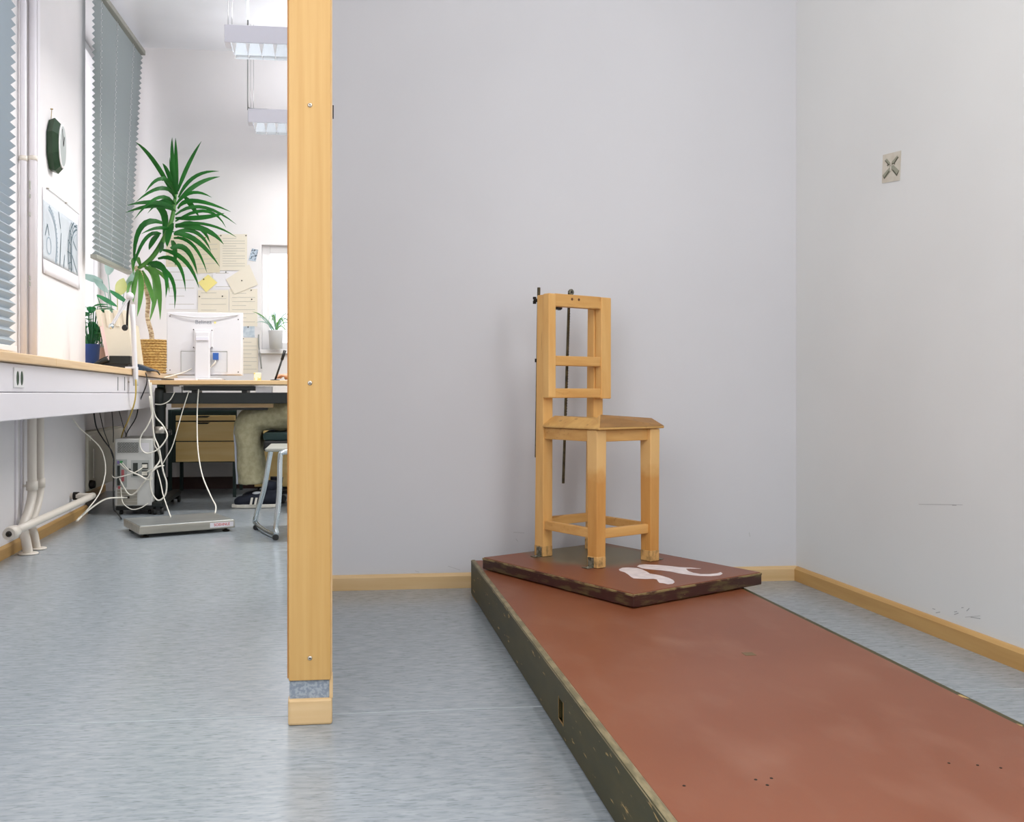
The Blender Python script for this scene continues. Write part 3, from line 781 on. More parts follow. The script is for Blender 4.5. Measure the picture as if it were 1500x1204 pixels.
def psheet(name, m, a0, a1, b0, b1, off, na=14, nb_=12):
    vs, fs = [], []
    for j in range(nb_ + 1):
        for i in range(na + 1):
            s_ = a0 + (a1 - a0) * i / na; z = b0 + (b1 - b0) * j / nb_
            vs.append((pn(s_, z) + off, s_, z))
            if i and j: k = j * (na + 1) + i; fs.append((k - na - 2, k - na - 1, k, k - 1))
    o = B(LF).mesh(vs, fs, True).done(name, m, t)
    md = o.modifiers.new('thickness', 'SOLIDIFY'); md.thickness = .0006
    return o


psheet('sheet', M['paper_white'], s0, s1, 1.255, 1.665, 0)
psheet('print', M['poster'], s0 + .001, s1 - .03, 1.325, 1.605, .001)


def pcurve(pts, wd, m, off=.0022):
    vs, fs = [], []
    for i, (s_, z) in enumerate(pts):
        a = Vector(pts[max(i - 1, 0)]); b = Vector(pts[min(i + 1, len(pts) - 1)]); d = (b - a).normalized(); q = Vector((-d.y, d.x)) * wd / 2
        for k in (-1, 1):
            ss = min(max(s_ + q.x * k, s0 + .003), s1 - .032); zz = min(max(z + q.y * k, 1.326), 1.604)
            vs.append((pn(ss, zz) + off, ss, zz))
        if i: fs.append((2 * i - 2, 2 * i - 1, 2 * i + 1, 2 * i))
    return vs, fs


def arc(cs_, cz, r, a0, a1, n=28): return [(cs_ + r * math.cos(math.radians(a0 + (a1 - a0) * i / n)), cz + r * math.sin(math.radians(a0 + (a1 - a0) * i / n))) for i in range(n + 1)]


ga = B(LF); gb = B(LF)
for r, wd, bb in ((.20, .012, ga), (.178, .005, ga), (.155, .01, ga), (.22, .004, ga), (.13, .004, gb)):
    bb.mesh(*pcurve([q for q in arc(s1 - .03, 1.42, r, 84, 262) if q[0] < s1 - .046 and 1.326 < q[1] < 1.604], wd, None))
for r, wd in ((.155, .008), (.17, .005)):
    gb.mesh(*pcurve([q for q in arc(s0 + .08, 1.42, r, -62, 84) if q[0] > s0 + .021 and 1.326 < q[1] < 1.604], wd, None))
gb.mesh(*pcurve(arc(s0 + .1, 1.40, .04, 0, 360), .006, None))
for k in range(20):
    a = math.radians(-60 + 140 * k / 19)
    gb.mesh(*pcurve([(s0 + .08 + .17 * math.cos(a), 1.42 + .17 * math.sin(a)), (s0 + .08 + .183 * math.cos(a), 1.42 + .183 * math.sin(a))], .006, None))
for k in range(10):
    a = math.radians(95 + 150 * k / 9)
    p_, q_ = (s1 - .03 + .155 * math.cos(a), 1.42 + .155 * math.sin(a)), (s1 - .03 + .22 * math.cos(a), 1.42 + .22 * math.sin(a))
    if min(p_[1], q_[1]) > 1.326 and max(p_[1], q_[1]) < 1.604: ga.mesh(*pcurve([p_, q_], .005, None))
for p_, q_ in (((1.13, 1.33), (1.13, 1.53)), ((1.17, 1.5), (1.25, 1.46)), ((1.15, 1.42), (1.25, 1.34)), ((.68, 1.5), (.64, 1.44)), ((.68, 1.5), (.71, 1.45)), ((.9, 1.33), (.93, 1.5)), ((.88, 1.6), (.92, 1.52)), ((.97, 1.33), (1.0, 1.4)), ((1.19, 1.585), (1.25, 1.585))):
    ga.mesh(*pcurve([p_, q_], .009, None))
ga.done('print_lines', M['poster_dark'], t, kind='stuff'); gb.done('print_lines', M['poster_mid'], t, kind='stuff')
B(LF).tube([(.004, s0 + .06, 1.672), (.004, s0 + .4, 1.674), (.004, s1, 1.668)], .0012, 5, 0).done('hanging_string', M['wire_grey'], t)
for s_ in (s0 + .08, s0 + .42): B(LF).lathe((0, s_, 1.674), [(.005, 0), (.003, .012)], 8, 'X').done('pin', M['screw'], t)

# ------------------------------------------------------------------ pendant lamps
for i, (Y, lab) in enumerate(((4.85, 'white louvred pendant lamp nearer the camera, higher beside the post'), (6.25, 'white louvred pendant lamp near the far wall, lower beside the post'))):
    x0 = -.527; x1 = 1.57; zb, zt = 2.425, 2.575
    t = thing('pendant_lamp', lab, 'lamp', ((x0 + x1) / 2, Y, zb), group='pendant lamps over the office')
    B().box((x0, Y - .045, zb + .058), (x1, Y + .045, zt)).done('housing', M['lamp_white'], t, bevel=.004)
    B().box((x0 + .04, Y - .012, zb + .03), (x1 - .04, Y + .012, zb + .05)).done('lamp_tube', M['tube'], t)
    for s_ in (-1, 1):
        B().hexa([(x0 + .03, Y + s_ * .014, zb + .058), (x0 + .03, Y + s_ * .042, zb + .058), (x0 + .05, Y + s_ * .03, zb)], [(x1 - .03, Y + s_ * .014, zb + .058), (x1 - .03, Y + s_ * .042, zb + .058), (x1 - .05, Y + s_ * .03, zb)]).done('reflector_side', M['reflector'], t)
    for k in range(30):
        x = x0 + .05 + (x1 - x0 - .1) * k / 29
        B().hexa([(x - .012, Y - .044, zb + .056), (x + .012, Y - .044, zb + .056), (x, Y - .034, zb)], [(x - .012, Y + .044, zb + .056), (x + .012, Y + .044, zb + .056), (x, Y + .034, zb)]).done('louvre', M['frame'], t)
    for x in (x0 + .015, x0 + .035, x1 - .02):
        B().tube([(x, Y, zt - .002), (x, Y, H - .001)], .0015, 5, 0).done('wire', M['wire'], t)
    xc = yp(363, 20, Y).x if i == 0 else yp(363, 120, Y).x
    if i == 0: pts = [(xc, Y, H - .001), (xc, Y, zt)]
    else: pts = [(xc, Y, H - .001), (xc, Y, zt + .05), (xc + .005, Y, zt + .02), (xc + .03, Y, zt + .012), (xc + .12, Y, zt + .01), (xc + .25, Y, zt + .004), (xc + .6, Y, zt + .008)]
    B().tube(pts, .004, 8, 3).done('power_cable', M['wire_grey'], t)
t = thing('pendant_lamp', 'added white pendant lamp, unseen, over the near office floor, above the frame', 'lamp', (-.7, 2.7, 2.425))  # lamp added out of view to brighten the near floor and left wall
B().box((-1.13, 2.655, 2.483), (-.27, 2.745, 2.575)).done('housing', M['lamp_white'], t, bevel=.004)
B().box((-1.1, 2.688, 2.455), (-.3, 2.712, 2.475)).done('lamp_tube', M['tube'], t)
for x in (-1.1, -.3): B().tube([(x, 2.7, 2.573), (x, 2.7, H - .001)], .0015, 5, 0).done('wire', M['wire'], t)
for X, Y, lab in ((.95, 1.1, 'added unseen ceiling lamp above the red platform'), (.1, -1.6, 'added unseen ceiling lamp behind the camera')):  # lamps added out of view to light the closed room
    t = thing('added_ceiling_lamp', lab, 'lamp', (X, Y, 3.02))
    B().box((X - .13, Y - .62, 3.06), (X + .13, Y + .62, H - .001)).done('housing', M['lamp_white'], t, bevel=.006)
    B().box((X - .11, Y - .6, 3.03), (X + .11, Y + .6, 3.06)).done('diffuser', M['tube'], t, bevel=.006)

# ------------------------------------------------------------------ papers on the far wall
PY = FY - .001


def paper(q, m, label, lines=0, rot=False, pins=((.5, .06),), name='pinned_paper', lift=0, cat='paper'):
    """sheet with corners q (as seen) on the far wall"""
    P = [yp(x, y, PY - lift) for x, y in q]
    t = thing(name, label, cat, (sum(p.x for p in P) / 4, PY - lift, min(p.z for p in P)), group='papers pinned to the far wall')
    B().poly(P, (0, -.0012, 0)).done('sheet', m, t)
    g = lambda u, v: (P[0].lerp(P[1], u)).lerp(P[3].lerp(P[2], u), v)
    if lines:
        b = B()
        for k in range(lines):
            v = .12 + .76 * k / max(1, lines - 1); e = .92 if k % 3 else .6
            b.bar(g(.1, v) + Vector((0, -.0015, 0)), g(e, v) + Vector((0, -.0015, 0)), .0006, .004)
        b.done('print_lines', M['ink'], t)
    for u, v in pins:
        p = g(u, v); B().lathe((p.x, p.y - .001, p.z), [(.0045, 0), (.0045, -.004), (.002, -.007)], 8, 'Y').done('pin', M['rod_dark'], t)
    return t


def R_(x0, y0, x1, y1): return [(x0, y0), (x1, y0), (x1, y1), (x0, y1)]


paper(R_(243, 344, 279, 391), M['paper_tan'], 'tan printed sheet behind the plant leaves, leftmost on the far wall', 9)
paper([(279, 346), (322, 344), (322, 399), (280, 401)], M['paper_tan'], 'tan printed sheet behind the leaf tips, above the yellow note', 7, lift=.0015)
paper(R_(322, 343, 362, 396), M['paper_beige'], 'beige sheet dense with text lines, right of the plant', 12, pins=((.04, .04), (.96, .04)), lift=.003)
paper([(369, 364), (378.5, 366), (374.5, 383), (364, 381)], M['photo'], 'small blue grey photograph pinned beside the far window', 0, pins=((.5, .08),), name='pinned_photo', cat='photo')
paper(R_(243, 391, 288, 453), M['paper_white'], 'large white plan sheet behind the hanging leaves above the monitor', 5)
paper(R_(312, 397, 350, 423), M['paper_white'], 'plain white sheet between yellow note and tilted envelope', 2)
paper([(331, 409), (365, 387), (378, 417), (343, 431)], M['paper_beige'], 'tilted beige envelope pinned beside the far window', 0, pins=((.5, .5),), name='pinned_envelope', lift=.004, cat='envelope')
paper([(290, 414), (305, 402), (318.5, 414), (302, 428)], M['note'], 'yellow note pinned askew above the monitor', 0, pins=((.5, .08),), name='yellow_note', lift=.004, cat='note')
paper(R_(290, 425, 335, 458), M['paper_beige'], 'pale form sheet just above the monitor top', 4, pins=((.05, .28), (.8, .27)), lift=.0015)
paper(R_(336, 423, 377, 478), M['paper_beige'], 'pale text sheet below the tilted envelope', 8, pins=((.78, .04), (.8, .28)))
paper(R_(354, 478, 373, 494), M['bluegrey'], 'small bluish print pinned right of the monitor', 0)
paper(R_(354, 495, 378, 547), M['paper_beige'], 'narrow text sheet low beside the monitor', 8, pins=((.1, .02),))

# spider plant on the far window ledge
SY = FY - .075
def strap(b, base, mid, tip, wd, n=7, fold=.25):
    """arching strap leaf with a channel along its middle"""
    base, mid, tip = Vector(base), Vector(mid), Vector(tip)
    ctl = mid * 2 - (base + tip) / 2
    vs, fs = [], []
    for i in range(n + 1):
        u = i / n
        p = base * (1 - u) ** 2 + ctl * 2 * u * (1 - u) + tip * u * u
        d = ((ctl - base) * (1 - u) + (tip - ctl) * u)
        d = d.normalized() if d.length > 1e-6 else Vector((0, 0, 1))
        side = d.cross(Vector((.25, 1, .12))).normalized(); nr = side.cross(d).normalized()
        w_ = wd / 2 * min(1, .45 + 2.2 * u) * max(.05, (1 - u ** 4)) if u < 1 else wd * .02
        vs += [p - side * w_ + nr * w_ * fold, p, p + side * w_ + nr * w_ * fold]
        if i:
            k = 3 * i; fs += [(k - 3, k - 2, k + 1, k), (k - 2, k - 1, k + 2, k + 1)]
    b.mesh(vs, fs, True)
    return b


pc_ = yp(404, 500, SY)
t = thing('spider_plant', 'pale spider plant in white pot on the far window ledge', 'plant', (pc_.x, SY, wz0))
B().lathe((pc_.x, SY, wz0), [(.045, .001), (.052, .13), (.056, .135), (.05, .135), (.048, .12), (.0, .12)], 24).done('pot', M['pot_white'], t)
rr = random.Random(3)
for k in range(18):
    a = rr.uniform(0, 6.28); L_ = rr.uniform(.1, .2); c0 = Vector((pc_.x, SY, wz0 + .12))
    mid = c0 + Vector((math.cos(a) * L_ * .5, math.sin(a) * .03, rr.uniform(.03, .14))); tip = c0 + Vector((math.cos(a) * L_, math.sin(a) * .05, rr.uniform(-.06, .16)))
    o = strap(B(), c0, mid, tip, .009).done('leaf', M['leaf_grey'] if k % 3 else M['leaf_pale'], t)

# ------------------------------------------------------------------ yucca in a woven basket
PYU = 6.2
pb_ = yp(224, 544, PYU); pb_.z = .813
t = thing('yucca_plant', 'tall strap leaved yucca in a woven straw basket on the sill', 'plant', pb_)
hb = yp(224, 498, PYU).z - pb_.z
bk_ = B()
prof = [(.078, .001)] + [(.08 + .016 * k / 14 + (.002 if k % 2 else 0), .004 + (hb - .004) * k / 14) for k in range(15)] + [(.086, hb), (.084, hb - .03), (.0, hb - .03)]
basket = bk_.lathe(pb_, prof, 36).done('basket', M['straw'], t)
for k in range(13):      # woven courses standing proud
    z = pb_.z + .008 + (hb - .014) * k / 12; r = .083 + .016 * k / 12
    B().tube([(pb_.x + r * math.cos(a * math.pi / 18), pb_.y + r * math.sin(a * math.pi / 18), z + (.0022 if (a + k) % 2 else -.0022)) for a in range(37)], .0042, 5, 0).done('woven_course', M['straw'], basket)
B().lathe(pb_ + Vector((0, 0, hb - .03)), [(.083, 0), (.06, .008), (.0, .01)], 20).done('soil', M['soil'], t)


def yz(x, y, dy=0): return yp(180 + x / 4.3, 180 + y / 4.3, PYU + dy)


trunk = [yp(222, 512, PYU), yp(222, 490, PYU), yp(216, 465, PYU), yp(217, 440, PYU), yp(213, 420, PYU), yp(206, 402, PYU), yp(198, 391, PYU)]
B().tube(trunk, [.017, .016, .014, .015, .016, .017, .015], 12, 6).done('trunk', M['bark'], t)
B().tube([yp(201, 394, PYU), yp(222, 378, PYU), yp(240, 350, PYU), yp(252, 320, PYU), yp(257, 285, PYU)], [.012, .016, .016, .014, .01], 10, 5).done('stem', M['leaf_pale'], t)
LV = [((325, 470), (200, 250), (80, 120), 30), ((335, 450), (312, 250), (310, 92), 30), ((340, 450), (334, 250), (332, 95), 28), ((325, 440), (285, 320), (250, 255), 30), ((345, 430), (410, 265), (495, 115), 28), ((350, 470), (450, 340), (605, 305), 24), ((350, 490), (470, 385), (612, 338), 30), ((345, 540), (450, 490), (680, 560), 28), ((390, 465), (430, 520), (480, 590), 36), ((330, 580), (500, 530), (715, 640), 22), ((330, 600), (500, 595), (640, 568), 30), ((330, 620), (520, 555), (650, 660), 20), ((330, 640), (530, 640), (715, 720), 18), ((330, 650), (510, 670), (635, 765), 36), ((330, 655), (460, 645), (550, 755), 36), ((325, 690), (460, 690), (555, 810), 26), ((320, 700), (460, 740), (610, 905), 34), ((320, 725), (440, 770), (530, 945), 22), ((310, 740), (325, 800), (330, 900), 36), ((300, 790), (400, 800), (470, 955), 36), ((250, 800), (390, 870), (480, 1040), 30), ((220, 855), (340, 880), (395, 1060), 28), ((330, 450), (245, 350), (140, 440), 32), ((330, 480), (240, 410), (80, 500), 28), ((330, 520), (220, 470), (70, 610), 24), ((330, 560), (260, 490), (155, 570), 26), ((330, 540), (190, 500), (25, 520), 28), ((330, 560), (210, 520), (15, 565), 30), ((215, 530), (262, 600), (250, 760), 48), ((310, 630), (285, 700), (280, 780), 50), ((250, 630), (110, 660), (70, 900), 38), ((240, 700), (140, 730), (60, 930), 28), ((225, 690), (190, 735), (165, 800), 48), ((230, 750), (240, 790), (235, 820), 46), ((150, 890), (255, 920), (270, 1100), 38), ((170, 900), (300, 970), (325, 1170), 28), ((330, 490), (303, 320), (295, 215), 14), ((330, 520), (430, 440), (560, 470), 22), ((320, 690), (230, 660), (115, 700), 22)]
LP = [((160, 900), (215, 1000), (235, 1240), 46), ((140, 910), (205, 1010), (165, 1260), 46), ((90, 920), (70, 1000), (65, 1130), 48), ((100, 930), (112, 1050), (90, 1220), 40), ((110, 900), (70, 840), (66, 960), 40), ((120, 930), (170, 1050), (190, 1150), 34), ((130, 905), (250, 960), (292, 1070), 24), ((90, 930), (40, 1010), (30, 1100), 34)]
rr = random.Random(11)
for i, (a, b, c, wd) in enumerate(LV + LP):
    dy = rr.uniform(-.22, .12)
    if c[0] < 150: dy = -.14 - rr.uniform(0, .22)
    o = strap(B(), yz(*a, rr.uniform(-.015, .015)), yz(*b, dy * .55), yz(*c, dy), wd / 4.3 * PYU / FPX, 9).done('leaf', M['leaf'] if i < len(LV) else M['leaf_pale'], t)

# ------------------------------------------------------------------ small plants in the window niche
def leaf_oval(b, p, d, L_, wd, up=(0, 0, 1)):
    p = Vector(p); d = Vector(d).normalized(); s_ = d.cross(Vector(up)); s_ = s_.normalized() if s_.length > 1e-3 else Vector((1, 0, 0)); n_ = s_.cross(d)
    vs, fs = [], []
    for i in range(6):
        u = i / 5; w_ = wd / 2 * math.sin(math.pi * min(1, .08 + .9 * u)) ** .8
        c = p + d * L_ * u - n_ * L_ * .18 * u * u
        vs += [c - s_ * w_ + n_ * w_ * .2, c, c + s_ * w_ + n_ * w_ * .2]
        if i: k = 3 * i; fs += [(k - 3, k - 2, k + 1, k), (k - 2, k - 1, k + 2, k + 1)]
    b.mesh(vs, fs, True)
    return b


def small_plant(px, Y, ztop, label, pm, lm, seed, n, pr, name='potted_plant', hp=.1, spread=.09, L_=.08):
    c = yp(px, 500, Y); c.z = .813
    t = thing(name, label, 'plant', c)
    B().lathe(c, [(pr * .75, .001), (pr, hp), (pr * 1.05, hp), (pr * .9, hp - .004), (pr * .85, hp - .02), (0, hp - .02)], 22).done('pot', pm, t)
    rr = random.Random(seed)
    for k in range(n):
        a = rr.uniform(0, 6.28); r = rr.uniform(.01, spread); z = .813 + hp + (ztop - .813 - hp) * rr.uniform(.25, 1)
        e = Vector((c.x + r * math.cos(a), c.y + r * math.sin(a), z))
        s_ = B().tube([c + Vector((0, 0, hp - .02)), c.lerp(e, .5) + Vector((0, 0, .03)), e], .0022, 5, 3).done('stem', lm, t)
        leaf_oval(B(), e, (math.cos(a), math.sin(a), rr.uniform(-.7, .3)), L_ * rr.uniform(.7, 1.2), L_ * .55).done('leaf', lm, t)
    return t


small_plant(134, 5.62, 1.20, 'dark green leafy plant in a blue pot in the window niche', M['blue_pot'], M['leaf_dark'], 4, 40, .05, hp=.16, spread=.09, L_=.1)
small_plant(149, 5.80, 1.08, 'small green plant in a pale pink pot beside the blue pot', M['pink_pot'], M['leaf'], 9, 18, .04, hp=.15, spread=.05, L_=.07)
# pale broad leaved plant against the window
c = yp(172, 500, 6.05); c.z = .813
t = thing('window_plant', 'pale broad leaved plant against the bright window behind the file box', 'plant', c)
B().lathe(c, [(.045, .001), (.06, .11), (.062, .11), (.05, .09), (0, .09)], 22).done('pot', M['pot_white'], t)
for (x, y, dx, dz, L_, wd, mk) in ((150, 412, -.9, .25, .14, .045, 'leaf_grey'), (158, 428, -.5, .5, .12, .04, 'leaf_grey'), (158, 402, .2, .9, .14, .07, 'leaf_grey'), (172, 432, .2, .4, .12, .08, 'leaf_yellow'), (142, 432, .9, -.5, .16, .03, 'leaf_dark'), (160, 425, .9, -.6, .16, .03, 'leaf_dark'), (182, 425, .5, .8, .14, .04, 'leaf_grey')):
    e = yp(x, y, 6.05)
    B().tube([c + Vector((0, 0, .09)), c.lerp(e, .55) + Vector((0, 0, .05)), e], .003, 5, 4).done('stem', M[mk], t)
    leaf_oval(B(), e, (dx, -.1, dz), L_, wd, (.1, 1, 0)).done('leaf', M[mk], t)

# ------------------------------------------------------------------ things on the sill
# beige file box with three compartments, leaning back
FBF = Matrix.Translation(tuple(yp(178, 517, 5.42).to_2d()) + (.813,)) @ Matrix.Rotation(math.radians(8), 4, 'Z')
t = thing('file_box', 'beige ribbed file box standing on the sill behind the clamp arm', 'box', (0, 0, .036), FBF)
q = lambda x0, x1, y0, y1, z0, z1, lean=.055: ([(x0, y0, z0), (x1, y0, z0), (x1, y1, z0), (x0, y1, z0)], [(x0 - lean, y0, z1), (x1 - lean * .6, y0, z1), (x1 - lean * .6, y1, z1), (x0 - lean, y1, z1)])
B(FBF).hexa(*q(-.075, .07, .0, .12, .036, .33)).done('box_body', M['beige_plastic'], t, bevel=.006)
for k in range(4):
    x = -.125 + .047 * k
    B(FBF).hexa([(x, -.006, .25), (x + .022, -.006, .25), (x + .022, .12, .25), (x, .12, .25)], [(x - .016, -.008, .345), (x + .012, -.008, .345), (x + .012, .12, .345), (x - .016, .12, .345)]).done('rib', M['beige_plastic'], t, bevel=.004)
B(FBF).hexa([(-.077, -.002, .036), (-.06, -.003, .036), (-.06, .05, .036), (-.077, .05, .036)], [(-.133, -.003, .33), (-.112, -.003, .33), (-.112, .05, .33), (-.133, .05, .33)]).done('side_edge', M['pink_pot'], t)

c = yp(163, 532, 5.33)
t = thing('telephone', 'black desk telephone lying on the sill below the file box', 'telephone', (c.x, 5.33, .813))
B().box((c.x - .05, 5.28, .814), (c.x + .10, 5.40, .868), .006, 2).done('phone_body', M['black'], t)
B().box((c.x + .0, 5.275, .846), (c.x + .115, 5.41, .892), .003, 2).done('key_panel', M['blackgreen'], t)
B().tube([(c.x - .085, 5.262, .83), (c.x - .05, 5.265, .852), (c.x - .005, 5.268, .872)], [.016, .011, .015], 10, 4).done('handset', M['black'], t)
c2 = yp(152, 533, 5.27)
B().tube([yp(137, 535, 5.3), yp(143, 529, 5.3), yp(152, 524, 5.3), yp(158, 522, 5.31)], .003, 6, 4).done('curled_cable', M['cable_black'], label='black curled cord left of the telephone on the sill', category='cable')
c = yp(155, 536, 5.16)
B().box((c.x - .06, 5.12, .8125), (c.x + .1, 5.2, .816)).box((c.x - .05, 5.125, .816), (c.x + .08, 5.19, .8195)).done('paper_stack', M['paper_white'], label='few white papers lying on the sill in front of the telephone', category='papers')
c = yp(180, 536, 5.10)
B().box((c.x - .06, 5.07, .8125), (c.x + .05, 5.11, .8185)).done('yellow_folder', M['note'], label='thin yellow green folder on the sill near the clamp arm', category='folder')
c = yp(205, 540, 5.55)
B().hexa([(c.x - .05, 5.45, .8125), (c.x + .11, 5.45, .8125), (c.x + .11, 5.62, .8125), (c.x - .05, 5.62, .8125)], [(c.x - .05, 5.47, .86), (c.x - .01, 5.47, .855), (c.x, 5.6, .855), (c.x - .05, 5.6, .86)]).done('document_wallet', mat('dark_blue_wallet', (40, 58, 76), .4), bevel=.004, label='dark blue wallet lying on the sill before the basket', category='folder')
# leaning catalogues: thin dark and pale boards beside the basket
for k, (mm, lab) in enumerate(((M['black'], 'thin black binder leaning left of the basket'), (M['paper_tan'], 'thin tan booklet leaning left of the basket'))):
    a = yp(203 + 3 * k, 519, 5.75 + .03 * k); b = yp(194 + 3 * k, 476, 5.75 + .03 * k); a.z = .813
    B().bar(a, b, .2, .008, (1, 0, .2)).done('leaning_binder' if k == 0 else 'leaning_booklet', mm, label=lab, category='binder' if k == 0 else 'booklet')

# white articulated clamp arm
CLY = 5.03
cl = LF.inverted() @ yp(195, 540, CLY)
t = thing('clamp_arm', 'white articulated arm clamped to the front of the sill', 'lamp arm', (SN, cl.y, .78), LF)
b0 = yp(199, 565, CLY); b1 = yp(194, 446, CLY + .0)
B().tube([b0, yp(197, 520, CLY), b1], [.014, .0135, .0125], 12, 3).done('post', M['white_plastic'], t)
pb2 = yp(197, 545, CLY)
B().box((pb2.x - .045, CLY - .02, .8125), (pb2.x + .01, CLY + .03, .824)).box((pb2.x + .002, CLY - .024, .758), (pb2.x + .014, CLY + .03, .824)).done('clamp', M['white_plastic'], t, bevel=.002)
p_ = yp(186, 560, CLY)
B().tube([(p_.x, CLY, .745), (p_.x, CLY, .785)], .004, 8, 0).lathe((p_.x, CLY, .741), [(.014, 0), (.014, .005)], 12).done('clamp_screw', M['screw'], t)
e0 = yp(190, 434, CLY - .02); e1 = yp(163, 478, CLY - .06)
B().ball(e0, .022).done('joint', M['white_plastic'], t)
for o_ in (-.011, .011):
    B().bar(e0 + Vector((o_, 0, o_)), e1 + Vector((o_, 0, o_)), .008, .012, (0, 1, 0)).done('arm_bar', M['white_plastic'], t, bevel=.002)
B().ball(e1, .015).done('arm_end', M['chrome'], t)
B().tube([e0, yp(187, 455, CLY - .02), yp(186, 480, CLY - .01)], .006, 8, 4).done('spring', M['rod_dark'], t)
B().lathe(yp(183, 480, CLY - .04), [(.012, -.015), (.017, 0), (.012, .015)], 12, 'Y').done('tension_knob', M['black'], t)

# ------------------------------------------------------------------ desk
DY = 5.3
t = thing('desk', 'beech topped desk on a black steel frame carrying the white monitor', 'desk', (-.6, 5.7, 0))
dz0, dz1 = .733, .757
dx0, dx1 = -.998, -.185
B().box((dx0, DY, dz0), (dx1, 6.02, dz1)).done('desk_top', M['desk'], t, bevel=.003)
a, b = yp(268, 565, 5.36), yp(373, 572, 5.36)
B().box((a.x, 5.36, b.z), (b.x, 5.75, a.z)).done('under_tray', M['black'], t, bevel=.004)
for x in (a.x + .06, b.x - .06): B().box((x - .015, 5.38, .68), (x + .015, 5.6, b.z)).done('tray_hanger', M['black'], t)
a, b = yp(240, 575, 5.40), yp(430, 591, 5.40)
B().box((a.x, 5.37, b.z), (dx1 - .02, 5.43, a.z)).done('frame_beam', M['blackgreen'], t, bevel=.004)
for lx, lab in ((yp(235, 700, 5.40).x, 1), (dx1 - .012, 0)):
    B().lathe((lx, 5.40, .07), [(.030, 0), (.030, .53), (.033, .535), (.033, .625), (.028, .645)], 22).done('leg_column', M['blackgreen'], t)
    B().lathe((lx, 5.40, .715), [(.02, 0), (.02, .018)], 14).done('column_cap', M['green_cab'], t)
    B().box((lx - .03, 5.30, .045), (lx + .03, 5.95, .075), .008, 2).done('foot_bar', M['blackgreen'], t)
    for yy in (5.33, 5.92):
        cst = B().lathe((lx + .022, yy, .0205), [(.02, -.008), (.02, .008)], 16, 'X').lathe((lx - .018, yy, .0205), [(.02, -.008), (.02, .008)], 16, 'X').done('castor', M['black'], t)
        B().box((lx - .012, yy - .012, .022), (lx + .012, yy + .012, .046)).done('castor_fork', M['black'], cst)
    B().box((lx - .02, 5.44, .69), (lx + .02, 5.95, dz0)).done('side_beam', M['blackgreen'], t)
lx = yp(235, 700, 5.40).x
cb = B().lathe((lx, 5.40, .455), [(.036, 0), (.036, .04)], 22).done('clamp_band', M['screw'], t)
B().lathe((lx + .05, 5.39, .462), [(.016, -.014), (.018, .0), (.016, .014)], 12, 'X').done('clamp_knob', M['black'], cb)
a, b = yp(251, 591, 5.47), yp(400, 597, 5.47)
B().box((a.x, 5.47, b.z), (b.x, 5.54, a.z)).done('shelf_board', M['desk'], t)
a, b = yp(265, 597.5, 5.48), yp(392, 600.5, 5.48)
B().box((a.x, 5.475, b.z), (b.x, 5.53, a.z)).done('shelf_slide', M['black'], t)
for x in (a.x + .03, b.x - .03): B().box((x - .006, 5.5, a.z), (x + .006, 5.52, .69)).done('shelf_hanger', M['black'], t)

# monitor
MY = 5.50
c = yp(298, 556, MY)
t = thing('monitor', 'white flat screen monitor seen from behind on the desk', 'monitor', (c.x, MY, dz1))
a, b = yp(244, 457, MY), yp(354, 549, MY)
B().box((a.x, MY, b.z), (b.x, MY + .05, a.z), .006, 2).done('back_shell', M['white_plastic'], t)
B().box((a.x - .003, MY + .05, b.z - .004), (b.x + .003, MY + .066, a.z + .004), .004, 2).done('front_bezel', M['white_plastic'], t)
B().box((a.x + .012, MY + .066, b.z + .012), (b.x - .012, MY + .068, a.z - .012)).done('screen', M['black'], t)
cx_ = (a.x + b.x) / 2
tp = [(cx_ - .195 + .39 * k / 14, MY - .004 - .008 * math.sin(math.pi * k / 14), a.z - .012 - .02 * math.sin(math.pi * k / 14)) for k in range(15)]
B().tube(tp, .0035, 6, 0).done('shell_lip', M['white_plastic'], t)
p, q = yp(265, 514, MY), yp(333, 545, MY)
B().box((p.x, MY - .002, q.z), (q.x, MY + .001, p.z)).done('connector_bay', mat('bay_grey', (206, 206, 208), .5), t)
for u, v in (((p.x, q.z), (p.x + .002, p.z)), ((q.x - .002, q.z), (q.x, p.z)), ((p.x, p.z - .002), (q.x, p.z))):
    B().box((u[0], MY - .0035, u[1]), (v[0], MY - .001, v[1])).done('bay_edge', M['grey_seat'], t)
p, q = yp(284, 482, MY - .01), yp(312, 510, MY - .01)
B().box((p.x, MY - .014, q.z), (q.x, MY, p.z), .003).done('mount_plate', M['white_plastic'], t)
p, q = yp(286, 486, MY - .03), yp(308, 556, MY - .03)
B().hexa([(p.x, MY - .055, dz1 + .012), (q.x, MY - .055, dz1 + .012), (q.x, MY - .02, dz1 + .012), (p.x, MY - .02, dz1 + .012)], [(p.x + .002, MY - .05, p.z), (q.x - .002, MY - .05, p.z), (q.x - .002, MY - .014, p.z), (p.x + .002, MY - .014, p.z)]).done('stand_column', M['white_plastic'], t, bevel=.006)
B().box((p.x + .006, MY - .0575, p.z - .052), (q.x - .006, MY - .052, p.z - .03), .002).done('column_clip', M['lamp_white'], t)
B().box((cx_ - .11, MY - .09, dz1 + .0005), (cx_ + .11, MY + .12, dz1 + .014), .006, 2).done('stand_base', M['white_plastic'], t)
p, q = yp(312, 517, MY - .012), yp(320, 527, MY - .012)
pl = B().box((p.x, MY - .02, q.z), (q.x, MY - .002, p.z)).done('video_plug', M['blue_plug'], t)
B().tube([yp(315, 527, MY - .012), yp(315, 531, MY - .02), yp(308, 538, MY - .01)], .004, 6, 3).done('plug_cable', M['cable_white'], pl)
